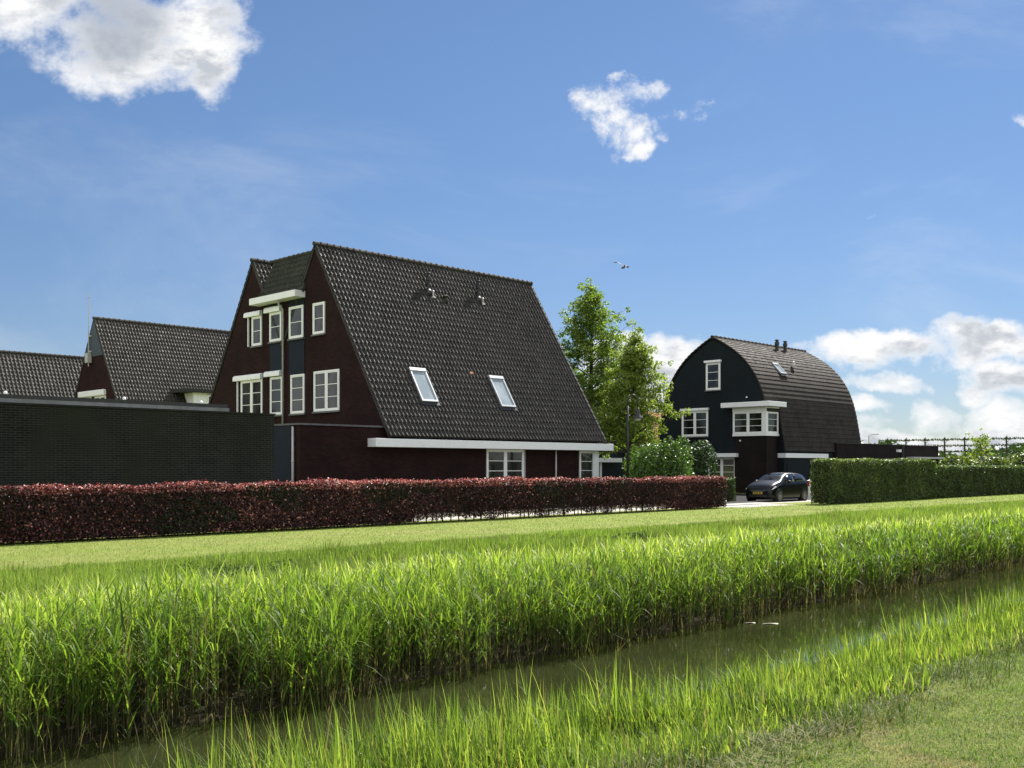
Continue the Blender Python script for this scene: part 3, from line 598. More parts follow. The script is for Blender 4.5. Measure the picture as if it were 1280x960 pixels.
# dark low house between the trees
dh = thing('barrel_roof_house', 'low dark curved-roof house half hidden behind the street trees', 'house', (56, 51, 0))
zs = lambda z: 2.75+(z-2.75)*.62
Qd = [(51+w, zs(z)-.05) for w, z in Qf[::-1]] + [(51-w, zs(z)-.05) for w, z in Qf[1:]]
MB().prism([(55.45, -.1)] + Qd + [(46.55, -.1)], 49.1, 62.9).build('house_wall', MT['navy'], dh)
barrel_roof(dh, 49, 63, 51, MT['tile_brown'], scale_z=zs)
MB().box((53.2, 46.42, -.1), (55.6, 46.55, 2.7)).build('brick_wall', MT['brick_black'], dh)
MB().box((52.7, 45.9, 2.05), (54.4, 46.4, 2.35)).build('entrance_canopy', MT['white'], dh); MB().box((55.3, 45.9, 2.05), (58.0, 46.4, 2.35)).build('entrance_canopy', MT['white'], dh)
MB().box((56.0, 46.3, 0), (56.2, 46.5, 2.05)).build('door_post', MT['white'], dh)
oh = thing('orange_roof_house', 'far house with orange tiled roof glimpsed beside the barrel gable', 'house', (85, 62, 0))
MB().prism([(60.5, -.1), (60.5, 4.2), (64, 7.2), (67.5, 4.2), (67.5, -.1)], 80, 89.5).build('brick_wall', MT['brick_red'], oh)
pantile('roof', (79.8, 64, 7.4), (1, 0, 0), np.array((0, -.759, -.651)), np.array((0, -.651, .759)), 10, 4.9, MT['tile_orange'], oh, rowh=.4, colw=.3)
MB().box((83.2, 60.44, 0), (84.2, 60.52, 3.9)).build('white_wall_panel', MT['white'], oh)

# ------------------------------------------------------------------ foliage
def leafcards(P, N, size, rng, fold=.25, tone=None):
    """diamond leaf, folded on its midrib: 2 quads-as-1 -> 4 verts"""
    n = len(P); a = rng.normal(size=(n, 3)); N = N + .75*rng.normal(size=(n, 3)); N /= np.linalg.norm(N, axis=1)[:, None]
    a -= N*(a*N).sum(1)[:, None]; a /= np.linalg.norm(a, axis=1)[:, None]+1e-9; b = np.cross(N, a)
    s_ = size*rng.uniform(.65, 1.35, (n, 1))
    V = np.stack([P-a*s_*.5, P+b*s_*.30+N*s_*fold*.3, P+a*s_*.5, P-b*s_*.30+N*s_*fold*.3], 1).reshape(-1, 3)
    F = np.arange(4*n).reshape(n, 4)
    t = np.repeat(tone if tone is not None else rng.random(n), 4); return V, F, np.stack([t, t, t], 1)
def hedge(name, label, x0, x1, y0, y1, h, mat, size, dens, gapfn=None, seed=1, zb=.05, core=True, group=None, tonefn=None):
    r = np.random.default_rng(seed); root = thing(name, label, 'hedge', ((x0+x1)/2, (y0+y1)/2, 0), group)
    def faces():
        out = []
        for (ax, cnt) in (('front', (x1-x0)*h), ('top', (x1-x0)*(y1-y0)*1.3), ('l', (y1-y0)*h), ('r', (y1-y0)*h), ('back', (x1-x0)*h*.5)):
            n = int(cnt*dens); u = r.random(n); v = r.random(n); d = np.abs(r.normal(0, .06, n))
            if ax == 'front': P = np.stack([x0+u*(x1-x0), y0+d, zb+v*(h-zb)], 1); N = np.tile((0, -1., .25), (n, 1))
            if ax == 'back': P = np.stack([x0+u*(x1-x0), y1-d, zb+v*(h-zb)], 1); N = np.tile((0, 1., .25), (n, 1))
            if ax == 'top': P = np.stack([x0+u*(x1-x0), y0+v*(y1-y0), h-d+.02*r.random(n)], 1); N = np.tile((0, 0, 1.), (n, 1))
            if ax == 'l': P = np.stack([x0+d, y0+u*(y1-y0), zb+v*(h-zb)], 1); N = np.tile((-1., 0, .25), (n, 1))
            if ax == 'r': P = np.stack([x1-d, y0+u*(y1-y0), zb+v*(h-zb)], 1); N = np.tile((1., 0, .25), (n, 1))
            out.append((P, N))
        return np.concatenate([o[0] for o in out]), np.concatenate([o[1] for o in out])
    P, N = faces()
    bul = vnoise(P[:, 0], P[:, 2]*2, 1.6, seed)*.075 + vnoise(P[:, 0], P[:, 2], 5, seed+1)*.03
    P = P + N*bul[:, None]
    tall = P[:, 2] > h-.12; P[tall, 2] += (vnoise(P[tall, 0], P[tall, 1], 2.3, seed+4)*.035 + np.abs(r.normal(0, .03, tall.sum())))
    if gapfn is not None: k = P[:, 2] > gapfn(P[:, 0], r); P, N = P[k], N[k]
    tone = np.clip(tonefn(P, r), 0, 1) if tonefn else r.random(len(P))
    V, F, C = leafcards(P, N, size, r, tone=tone); fast('foliage', V, F, mat, root, C)
    b = MB(); e = .13; zc = .06
    n = max(4, int((x1-x0)/.6)); xs = np.linspace(x0+e, x1-e, n)
    for i in range(n-1): b.box((xs[i]+.002, y0+e+.03*sin(i*1.7), (.30 if gapfn is not None and 20 < xs[i] < 33.5 else zc)), (xs[i+1]-.002, y1-e-.03*sin(i*2.3), h-e-.02*(i % 3)))
    b.build('inner_twigs', MT['twig'], root)
    st = MB()
    for x in np.arange(x0+.15, x1-.1, .27):
        xx = x+r.uniform(-.06, .06); yy = (y0+y1)/2+r.uniform(-.18, .18); st.tube([(xx, yy, -.03), (xx+r.uniform(-.03, .03), yy+r.uniform(-.03, .03), .25), (xx+r.uniform(-.07, .07), yy, .6)], [.022, .018, .012], 5)
    so_ = st.build('stems', MT['trunk'], root); so_['kind'] = 'stuff'
    return root
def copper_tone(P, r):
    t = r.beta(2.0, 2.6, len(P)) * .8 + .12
    t += .14*vnoise(P[:, 0], P[:, 2], 1.1, 9) + np.where(P[:, 2] > 1.10, .50*r.random(len(P)), 0) + np.where(r.random(len(P)) < .035+.05*(vnoise(P[:, 0], P[:, 2], 1.3, 77) > .2), .5, 0)  # sunlit top and scattered leaf glints painted in as paler tones
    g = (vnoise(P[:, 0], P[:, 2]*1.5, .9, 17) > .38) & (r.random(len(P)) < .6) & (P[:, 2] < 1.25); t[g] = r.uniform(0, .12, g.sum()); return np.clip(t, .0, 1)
def cgap(x, r): return np.where((x > 20) & (x < 33.5), np.maximum(.02, .10+.07*np.sin(x*2.1)+.05*np.sin(x*5.3)+.06*r.random(len(x))), .02)
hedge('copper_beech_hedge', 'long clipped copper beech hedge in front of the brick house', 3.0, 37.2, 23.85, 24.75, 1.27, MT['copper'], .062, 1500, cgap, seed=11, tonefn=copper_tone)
def green_tone(P, r): return np.clip(.28 + .28*r.random(len(P)) + .26*vnoise(P[:, 0], P[:, 2]*.4, 1.6, 23) + .18*vnoise(P[:, 0], P[:, 2], 6, 24) + np.where(r.random(len(P)) < .03, .4, 0) + np.where(P[:, 2] > P[:, 2].max()-.22, .35*r.random(len(P)), 0), 0, 1)  # top leaves paler, sunlight on the hedge top painted in
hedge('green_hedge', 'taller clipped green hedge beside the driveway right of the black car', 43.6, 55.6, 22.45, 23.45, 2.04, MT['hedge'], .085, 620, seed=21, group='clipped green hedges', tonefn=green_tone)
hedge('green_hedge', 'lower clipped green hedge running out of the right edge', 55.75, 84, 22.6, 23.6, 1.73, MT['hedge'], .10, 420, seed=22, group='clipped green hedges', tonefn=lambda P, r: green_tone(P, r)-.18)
hedge('green_hedge', 'small dark green hedge block between copper hedge and black car', 41.6, 43.4, 27.3, 28.4, 1.15, MT['hedge'], .08, 700, seed=24, tonefn=lambda P, r: green_tone(P, r)-.2)

def crown_points(clumps, r, per, rad):
    P = []; N = []
    for (c, s_) in clumps:
        n = int(per*s_*s_); d = r.normal(size=(n, 3)); d /= np.linalg.norm(d, axis=1)[:, None]
        q = d * (r.random((n, 1))**.45) * rad * s_ * np.array([1, 1, .7]); P.append(np.array(c)+q); N.append(d*.6+np.array([0, 0, .7]))
    return np.concatenate(P), np.concatenate(N)
def tree(name, label, loc, h, prof, mat, nbr, per, size, seed, group=None, clear=1.8, trunk_r=.16, rad=.5, lean=(0, 0)):
    r = np.random.default_rng(seed); root = thing(name, label, 'tree', loc, group); L = np.array(loc, float)
    def axis(z): t = z/h; return L+np.array([lean[0]*t+.12*sin(3*t), lean[1]*t+.10*cos(4*t)-.1, z])
    t = MB(); zz = np.linspace(0, h*.97, 12); t.tube([axis(z) for z in zz], [trunk_r*(1-z/h)**.8+.012 for z in zz], 9)
    clumps = []
    for k in range(nbr):
        f = (k+.5)/nbr; z = clear+(h-clear)*(f**.92); rr = prof(z/h)*r.uniform(.6, 1.12); a = k*2.399+r.uniform(-.4, .4)
        s0 = axis(z*.93); d = np.array([cos(a), sin(a), 0]); rise = .45*rr
        pts = [s0, s0+d*rr*.4+np.array([0, 0, rise*.5]), s0+d*rr*.75+np.array([0, 0, rise*.85]), s0+d*rr+np.array([0, 0, rise*.9])]
        t.tube(pts, [.05*(1-f)+.018, .03*(1-f)+.014, .014, .006], 5)
        for j, fr in enumerate((.45, .72, 1.0)):
            if rr < .5 and j < 2: continue
            base = s0+(pts[3]-s0)*fr+np.array([0, 0, .15])+r.normal(0, .2*min(1, rr), 3)
            clumps.append((base, r.uniform(.55, 1.15)*(.75+.35*rr/2)))
            if r.random() < .6:
                b2 = base+r.normal(0, .45, 3); t.tube([s0+(pts[3]-s0)*fr*.8, b2], [.012, .005], 4); clumps.append((b2, r.uniform(.4, .8)))
    clumps.append((axis(h)-np.array([0, 0, .3]), .55)); clumps.append((axis(h)-np.array([0, 0, .9]), .7))
    t.build('trunk', MT['trunk'], root, smooth=True)
    P, N = crown_points(clumps, r, per, rad)
    k = P[:, 2] > clear*.6; P, N = P[k], N[k]
    V, F, C = leafcards(P, N, size, r, tone=np.clip(r.normal(.5, .25, len(P)), 0, 1)); fast('crown', V, F, mat, root, C); return root
def pt(px, py, D):
    r = (px-640)/1280; return (D*(FWD[0]+RIGHT[0]*r), D*(FWD[1]+RIGHT[1]*r))
conic = lambda f: np.interp(f, [0, .2, .35, .55, .75, .9, 1], [2.4, 3.0, 3.0, 2.55, 1.8, .9, .2])
x, y = pt(735, 0, 62)
tree('street_tree', 'tall conical green tree behind the right end of the brick house', (x, y, 0), 13.3, conic, MT['leaf_tree'], 92, 92, .16, 31, 'street trees between the houses', clear=2.0, trunk_r=.2)
rnd = lambda f: np.interp(f, [0, .25, .4, .6, .8, .92, 1], [1.8, 2.3, 2.35, 1.75, 1.1, .6, .2])
x, y = pt(781, 0, 58)
tree('street_tree', 'shorter yellow-green tree just behind the gooseneck street lamp', (x, y, 0), 9.6, rnd, MT['leaf_yellow'], 80, 95, .15, 33, 'street trees between the houses', clear=2.6, trunk_r=.13, lean=(.3, -.3))
def shrub(name, label, loc, rx, ry, h, mat, n, size, seed, cat='shrub', group=None, lobes=7):
    r = np.random.default_rng(seed); root = thing(name, label, cat, loc, group); L = np.array(loc, float)
    t = MB()
    for k in range(7): a = k*.9; t.tube([L+(0, 0, -.05), L+(rx*.3*cos(a), ry*.3*sin(a), h*.45), L+(rx*.65*cos(a), ry*.65*sin(a), h*.72)], [.03, .02, .008], 5)
    t.build('stems', MT['trunk'], root)
    P = []; N = []
    for k in range(lobes):
        a = r.uniform(0, 6.28); q = r.uniform(.15, .55); c = L+np.array([rx*q*cos(a), ry*q*sin(a), h*r.uniform(.35, .62)]); s_ = r.uniform(.5, .75)
        m_ = int(n/lobes); d = r.normal(size=(m_, 3)); d /= np.linalg.norm(d, axis=1)[:, None]; d[:, 2] = np.abs(d[:, 2])*np.where(r.random(m_) < .75, 1, -1)
        P.append(c+d*np.array([rx*s_, ry*s_, h*.48])*(1-.25*r.random((m_, 1))**2)); N.append(d)
    P = np.concatenate(P); N = np.concatenate(N); k = P[:, 2] > .03; P, N = P[k], N[k]
    V, F, C = leafcards(P, N, size, r); fast('foliage', V, F, mat, root, C); return root
x, y = pt(826, 0, 51); shrub('garden_shrub', 'round light green shrub behind hedge near the street lamp', (x, y, 0), 1.7, 1.5, 2.75, MT['leaf_light'], 7000, .13, 41, lobes=9)
x, y = pt(845, 0, 50.6); shrub('garden_shrub', 'pointed bright leafy shrub poking above the round light shrub', (x, y, 0), .8, .8, 3.15, MT['leaf_light'], 2600, .13, 44, lobes=5)
x, y = pt(866, 0, 54); shrub('garden_shrub', 'dark green shrub in front of the barrel-roofed house', (x, y, 0), 1.4, 1.3, 2.95, MT['leaf_dark'], 5600, .13, 42, lobes=8)
# far shrubbery, pleached trees
x, y = pt(1235, 0, 84)
for i, (px_, D, rr, hh, lab) in enumerate(((1192, 86, 2.4, 2.5, 'far low bush just right of the black garage'), (1238, 85, 3.0, 2.75, 'far broad bush below the pleached trees'), (1282, 84, 2.8, 2.9, 'far bush cut by the right edge'))):
    x, y = pt(px_, 0, D); shrub('garden_shrub', lab, (x, y, 0), rr, 1.5, hh, MT['hedge'], 3000, .26, 50+i, group='far bushes')
x, y = pt(1222, 0, 90); tree('young_tree', 'slim yellowish young tree in front of the pleached trees', (x, y, 0), 4.3, lambda f: .75, MT['leaf_yellow'], 16, 30, .2, 61, clear=1.6, trunk_r=.05, rad=.4)
def pleached(loc, lab):
    r = np.random.default_rng(71); root = thing('pleached_tree', lab, 'tree', loc, 'pleached trees trained on three tiers'); L = np.array(loc, float); t = MB()
    t.tube([L, L+(0, 0, 2.2), L+(0, .03, 4.5)], [.11, .1, .06], 7); P = []; N = []
    for z in (3.15, 3.72, 4.28):
        t.tube([L+(0, -.93, z+.03), L+(.02, 0, z-.03), L+(0, .93, z+.02)], [.02, .05, .02], 5)
        n = 150; u = r.uniform(-.95, .95, n); k = np.abs(np.sin(u*8+z*3)) > .25; u = u[k]; n = len(u); P.append(L+np.stack([r.normal(0, .06, n), u, z+r.normal(.02, .06, n)], 1)); N.append(r.normal(size=(n, 3)))
    n = 90; P.append(L+np.stack([r.normal(0, .1, n), r.normal(0, .1, n), r.uniform(2.2, 4.55, n)], 1)); N.append(r.normal(size=(n, 3)))
    t.build('trunk', MT['trunk'], root); V, F, C = leafcards(np.concatenate(P), np.concatenate(N), .15, r); fast('crown', V, F, MT['leaf_dark'], root, C); return root
ps = ['second', 'third', 'fourth', 'fifth', 'sixth', 'seventh', 'eighth']
p0 = pleached((98.5, 31.5, 0), 'pleached tree, nearest the right edge of the photo')
for k in range(1, 8):
    c_ = copy_tree(p0); c_.location = (98.5, 31.5+1.87*k, 0); c_['label'] = 'pleached tree on three tiers, %s from the right end of the row' % ps[k-1]
# far tree line
r = np.random.default_rng(81); P = []; N = []
for k in range(520):
    D = r.uniform(250, 330); a = r.uniform(-.62, .62); x = D*(FWD[0]+RIGHT[0]*a); y = D*(FWD[1]+RIGHT[1]*a); hh = r.uniform(4.5, 7.5)*(1+.25*sin(a*40)); n = 60
    d = r.normal(size=(n, 3)); d /= np.linalg.norm(d, axis=1)[:, None]; P.append(np.array((x, y, hh*.5))+d*np.array([3.5, 3.5, hh*.5])); N.append(d)
V, F, C = leafcards(np.concatenate(P), np.concatenate(N), 1.7, r); o = fast('far_woodland', V, F, MT['leaf_dark'], None, C)
tag(o, 'far dark line of woodland along the horizon behind the garage', 'woodland', kind='stuff')

# ------------------------------------------------------------------ reeds, grasses
def ribbons(P, az, el, L, w, droop, nseg, curl=None):
    """curved tapering blades. P base, az heading, el elevation, droop gravity sag"""
    n = len(P); t = np.linspace(0, 1, nseg+1); d = np.stack([np.cos(az), np.sin(az)], 1); side = np.stack([-np.sin(az), np.cos(az), np.zeros(n)], 1)
    horiz = np.cos(el)[:, None]*L[:, None]*t + (droop*L)[:, None]*.5*t**2; vert = np.sin(el)[:, None]*L[:, None]*t - (droop*L)[:, None]*.8*t**2.3
    C = np.zeros((n, nseg+1, 3)); C[..., 0] = P[:, 0:1]+d[:, 0:1]*horiz; C[..., 1] = P[:, 1:2]+d[:, 1:2]*horiz; C[..., 2] = P[:, 2:3]+vert
    wt = np.where(t < .25, .55+1.8*t, 1-(np.clip(t-.25, 0, 1)/.75)**1.6*.97); ww = w[:, None]*wt
    V = np.stack([C-side[:, None]*ww[..., None]*.5, C+side[:, None]*ww[..., None]*.5], 2).reshape(-1, 3)
    b = (np.arange(n)*(nseg+1)*2)[:, None]; k = np.arange(nseg)[None]*2; F = np.stack([b+k, b+k+1, b+k+3, b+k+2], -1).reshape(-1, 4)
    return V, F, (nseg+1)*2
class Field:
    def __init__(s): s.V = []; s.F = []; s.C = []; s.n = 0
    def add(s, V, F, per, tone, tipgain=0):
        s.V.append(V.astype(np.float32)); s.F.append(F+s.n); s.n += len(V); t = np.repeat(tone, per); s.C.append(np.stack([t, t, t], 1))
    def build(s, name, mat, label, cat):
        o = fast(name, np.concatenate(s.V), np.concatenate(s.F), mat, None, np.concatenate(s.C), smooth=True); return tag(o, label, cat, kind='stuff')
def scatter(W0, W1, dens, r, densD=None, a0=.30, a1=3.25, umax=75):
    """points in the ground wedge that can be seen, thinned with distance"""
    n = int(dens*(a1-a0)*(W1**2-W0**2)/2); W = np.sqrt(r.random(n)*(W1**2-W0**2)+W0**2); U = W*(a0+(a1-a0)*r.random(n)); D = np.hypot(U, W)
    keep = (r.random(n) < (densD(D) if densD else 1)) & (U < umax); return U[keep], W[keep], D[keep]
# reeds along the far bank
r = np.random.default_rng(91); fld = Field()
U, W, D = scatter(8.05, 12.4, 125, r, lambda D: np.clip(13/D, .1, 1)**1.15)
edge = 8.45+.22*vnoise(U, W*0, 1.1, 5)+.12*vnoise(U, W*0, 3.7, 6)
k = (W > edge) & (r.random(len(W)) < np.clip(1.15-(W-8.4)/4.2, .12, 1)); U, W, D = U[k], W[k], D[k]
big_ = np.clip(D/13, 1, 3)**.6
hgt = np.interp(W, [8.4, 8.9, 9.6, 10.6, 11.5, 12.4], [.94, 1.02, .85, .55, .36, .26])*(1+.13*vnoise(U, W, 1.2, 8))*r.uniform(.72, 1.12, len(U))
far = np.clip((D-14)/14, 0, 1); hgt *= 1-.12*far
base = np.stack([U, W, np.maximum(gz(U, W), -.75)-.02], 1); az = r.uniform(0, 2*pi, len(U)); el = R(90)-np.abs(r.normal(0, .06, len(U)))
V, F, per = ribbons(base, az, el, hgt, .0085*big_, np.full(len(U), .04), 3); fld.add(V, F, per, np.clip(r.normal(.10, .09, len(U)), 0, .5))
V, F, per = ribbons(base, az+1.57, el, hgt, .0085*big_, np.full(len(U), .04), 3); fld.add(V, F, per, np.clip(r.normal(.12, .09, len(U)), 0, .5))
for j in range(9):
    f = .16+.80*(j+r.random(len(U))*.9)/9; f = np.minimum(f, .97)
    pb = base.copy(); pb[:, 0] += np.cos(az)*np.cos(el)*hgt*f; pb[:, 1] += np.sin(az)*np.cos(el)*hgt*f; pb[:, 2] += hgt*f*.985
    a2 = r.uniform(0, 2*pi)+j*2.6+az*2; e2 = R(90)-np.abs(r.normal(.42, .22, len(U))); L2 = r.uniform(.2, .42, len(U))*(1.15-.4*np.abs(f-.6)); low_ = (j < 2)
    dr = np.abs(r.normal(.3, .36, len(U))); tn = np.clip(r.normal(.50, .17, len(U))+.30*np.clip((W-9.0)/1.8, 0, 1)+.14*(f-.5)+.13*vnoise(U, W, .7, 12)-(.2 if low_ else 0)*r.random(len(U)), .02, 1)  # painted light: tone darker at the front and low, paler above and behind
    keep = r.random(len(U)) < (.55 if low_ else .96)
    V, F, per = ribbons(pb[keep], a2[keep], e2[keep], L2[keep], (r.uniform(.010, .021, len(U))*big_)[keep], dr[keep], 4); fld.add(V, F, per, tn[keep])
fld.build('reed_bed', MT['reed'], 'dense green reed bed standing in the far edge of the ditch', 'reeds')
# dead broken stalks in the water's edge
fld = Field(); n = 900; U = r.uniform(2.5, 26, n); W = 8.42+.2*vnoise(U, U*0, 1.1, 5)+r.uniform(-.15, .25, n); P = np.stack([U, W, np.full(n, -.64)], 1)
V, F, per = ribbons(P, r.uniform(0, 6.28, n), R(90)-np.abs(r.normal(0, .35, n)), r.uniform(.12, .55, n), np.full(n, .009), np.abs(r.normal(0, .3, n)), 2); fld.add(V, F, per, r.uniform(0, .14, n))
fld.build('dead_reeds', MT['reed'], 'pale dry broken reed stalks at the foot of the reeds', 'reeds')
# rough grass on the far bank
fld = Field(); r = np.random.default_rng(95)
U, W, D = scatter(9.6, 18.9, 1250, r, lambda D: np.clip(12/D, .06, 1)**1.3)
edge = 18.1+.5*vnoise(U, W*0, .6, 14)+.3*vnoise(U, W*0, 2.2, 44)+.5*r.normal(0, .5, len(W))*(r.random(len(W)) < .3); k = (W < edge) & (r.random(len(W)) < np.clip((W-9.2)/3.2, .05, 1)); U, W, D = U[k], W[k], D[k]
clump = vnoise(U, W, 1.15, 15); rough_ = vnoise(U, W, .45, 18); fadeh = np.clip((18.6-W)/2.5, .3, 1)
h = (np.interp(W, [9.6, 11, 12.5, 18], [.40, .34, .27, .21])+.15*clump+.07*rough_+.05*vnoise(U, W, 3.3, 55))*fadeh*r.uniform(.6, 1.25, len(U)); tus = np.clip((vnoise(U, W, 1.35, 61)+.5*vnoise(U, W, 3.1, 62)-.62)*3, 0, 1)*np.clip((18-W)/1.5, 0, 1); h = np.clip(h+.17*tus, .08, .9); bg2 = np.clip(D/12, 1, 4)**.6
P = np.stack([U, W, gz(U, W)-.02], 1); tn = np.clip(r.normal(.52, .2, len(U))+.20*rough_+.18*clump-.24*tus, .16, 1); tn[r.random(len(U)) < .05] *= .15
V, F, per = ribbons(P, r.uniform(0, 6.28, len(U)), R(90)-np.abs(r.normal(.12, .18, len(U))), h, .0075*bg2*r.uniform(.7, 1.5, len(U)), np.abs(r.normal(.2, .2, len(U))), 3); fld.add(V, F, per, tn)
fld.build('rough_grass', MT['grass'], 'rough uncut grass on the far bank behind the reeds', 'grass')
# mown lawn tufts beyond
fld = Field(); U, W, D = scatter(17.6, 23.9, 300, r, lambda D: np.clip(22/D, .1, 1)**1.2, umax=80); bg2 = np.clip(D/14, 1, 4)
P = np.stack([U, W, gz(U, W)-.005], 1); V, F, per = ribbons(P, r.uniform(0, 6.28, len(U)), R(90)-np.abs(r.normal(.5, .25, len(U))), r.uniform(.03, .075, len(U)), .010*bg2, np.abs(r.normal(.2, .2, len(U))), 1)
fld.add(V, F, per, np.clip(r.normal(.42, .2, len(U)), 0, 1)); fld.build('lawn_grass', MT['grass'], 'mown lawn between the rough grass and the hedges', 'grass')
# near bank
fld = Field(); r = np.random.default_rng(97)
U, W, D = scatter(3.15, 6.4, 3200, r, lambda D: np.clip(6.5/D, .15, 1), umax=40)
wedge = 5.45+.5*np.clip((6.5-U)/3.5, 0, 1)+.16*vnoise(U, W*0, 2.0, 20)+.10*vnoise(U, W*0, 6.0, 33); inner = 3.55+.2*vnoise(U, W*0, .9, 21)+.1*vnoise(U, W*0, 2.9, 22); k = (W < wedge) & (W > inner) & (r.random(len(W)) < np.clip((W-inner)/.8+.25, 0, 1)*np.clip(.8+.8*vnoise(U, W, 2.6, 29), .2, 1)); U, W, D = U[k], W[k], D[k]
h = (.14+.30*np.clip((W-inner[k])/1.4, 0, 1))*(1+.35*vnoise(U, W, 2.2, 23))*r.uniform(.4, 1.3, len(U))*np.where(r.random(len(U)) < .05, 1.4, 1)*(1+.45*np.clip((8-U)/3.5, 0, 1)*np.clip((W-4.4)/.8, 0, 1)); h = np.clip(h, .06, 1.05)
P = np.stack([U, W, gz(U, W)-.02], 1); cm = vnoise(U, W, 3.0, 25)
V, F, per = ribbons(P, 2.4+r.normal(0, 1.3, len(U)), R(90)-np.abs(r.normal(.17, .18, len(U))), h, r.uniform(.008, .018, len(U))*np.clip(D/7, 1, 3)**.6, np.abs(r.normal(.22, .24, len(U))), 5)
tn = np.clip(r.normal(.58, .24, len(U))+.16*cm, .16, 1); tn[r.random(len(U)) < .04] = .05; fld.add(V, F, per, tn)
fld.build('bank_sedge', MT['sedge'], 'bright upright grass blades on the near bank beside the water', 'grass')
# finer, duller grass on the shoulder of the near bank
fld = Field(); U, W, D = scatter(2.9, 4.9, 2600, r, lambda D: np.clip(6.5/D, .15, 1), umax=30)
k = r.random(len(W)) < np.clip(1-np.abs(W-3.75)/.9, 0, 1); U, W, D = U[k], W[k], D[k]
h = np.clip((.13+.13*vnoise(U, W, 3, 26))*r.uniform(.5, 1.6, len(U)), .03, .38); P = np.stack([U, W, gz(U, W)-.01], 1)
V, F, per = ribbons(P, r.uniform(0, 6.28, len(U)), R(90)-np.abs(r.normal(.55, .35, len(U))), h, r.uniform(.004, .008, len(U)), np.abs(r.normal(.35, .25, len(U))), 3)
fld.add(V, F, per, np.clip(r.normal(.36, .2, len(U))+.2*vnoise(U, W, 2.1, 57), 0.02, 1)); fld.build('bank_grass', MT['shoulder'], 'short tangled grass where the near lawn drops to the bank', 'grass')
# near lawn
fld = Field(); U, W, D = scatter(.9, 3.9, 9000, r, lambda D: (D > 3.6)*np.clip(6.5/D, .2, 1), a0=.25, a1=4.2, umax=22)
P = np.stack([U, W, gz(U, W)-.004], 1); h = r.uniform(.018, .05, len(U))*(1+.5*vnoise(U, W, 5, 27))
V, F, per = ribbons(P, r.uniform(0, 6.28, len(U)), R(90)-np.abs(r.normal(.7, .35, len(U))), h, r.uniform(.0035, .006, len(U)), np.abs(r.normal(.3, .3, len(U))), 2)
dry = vnoise(U, W, 1.4, 28)+.5*vnoise(U, W, 6, 30); fld.add(V, F, per, np.clip(r.normal(.38, .2, len(U))-.18*dry-.5*((dry > .6) & (r.random(len(U)) < .6)), 0, 1))
fld.build('near_lawn_grass', MT['grass'], 'short patchy lawn grass with dry bits in the near corner', 'grass')
# cut grass litter on the shoulder of the bank
fld = Field()
for (px_, py_, sU, sW, n) in ((985, 915, .35, .16, 420), (1095, 865, .3, .14, 320), (930, 955, .3, .15, 260), (1170, 825, .4, .15, 240)):
    rr_ = (px_-640)/1280; dd = 1.75*1280/(py_-583); cx, cy = dd*(FWD[0]+RIGHT[0]*rr_), dd*(FWD[1]+RIGHT[1]*rr_); n3 = n
    U = r.normal(cx, sU, n3); W = r.normal(cy, sW, n3); P = np.stack([U, W, gz(U, W)+r.uniform(0, .03, n3)], 1)
    V, F, per = ribbons(P, r.uniform(0, 6.28, n3), r.normal(.15, .2, n3), r.uniform(.06, .2, n3), r.uniform(.005, .009, n3), np.abs(r.normal(.1, .2, n3)), 2); fld.add(V, F, per, r.uniform(0, .12, n3))
fld.build('dry_grass_litter', MT['grass'], 'pale dry clippings lying along the shoulder of near bank', 'grass')

# broad-leaved weeds
def weed(px, py, D, s_, lab, seed, tone=.25):
    """a nettle-like clump: many upright blades with small pointed leaves, no clean outline"""
    x, y = pt(px, py, D); z = float(gz(np.array([x]), np.array([y]))[0]); r = np.random.default_rng(seed)
    root = thing('weed_clump', lab, 'weeds', (x, y, z), 'dark weed clumps on the banks'); n = int(46*s_+10); s_ = s_*.62; q = np.abs(r.normal(0, .75, n))*s_; a = r.uniform(0, 6.28, n)
    B = np.stack([x+1.2*q*np.cos(a), y+q*np.sin(a), np.full(n, z-.03)], 1); h = (.34*s_)*r.uniform(.4, 1.2, n)+.10
    V, F, per = ribbons(B, a, R(90)-np.abs(r.normal(.15, .12, n)), h, np.full(n, .012*max(1, D/12)), np.abs(r.normal(.1, .1, n)), 3); fs = Field(); fs.add(V, F, per, np.full(n, tone))
    k = 16; P = np.repeat(B, k, 0); P[:, 2] += np.repeat(h, k)*r.uniform(.25, 1.0, n*k); P[:, :2] += r.normal(0, .05, (n*k, 2))*(1+s_*.5); N = r.normal(size=(n*k, 3)); N[:, 2] = np.abs(N[:, 2])+.4
    V, F, C = leafcards(P, N, .045*min(2.2, max(1, D/12)), r); fs.add(V, F, 4, r.uniform(tone*.4, tone*2, n*k)); fast('foliage', np.concatenate(fs.V), np.concatenate(fs.F), MT['weed'], root, np.concatenate(fs.C))
weed(600, 700, 18.4, .8, 'dark nettle clump in the rough grass below the skylights', 101)
weed(300, 715, 16.0, .75, 'dark nettle clump in the rough grass at left', 102)
weed(798, 665, 23.2, .8, 'dark weed clump in rough grass below the street lamp', 103)
weed(150, 742, 15.2, .65, 'dark weed clump at far left of the bank', 105)
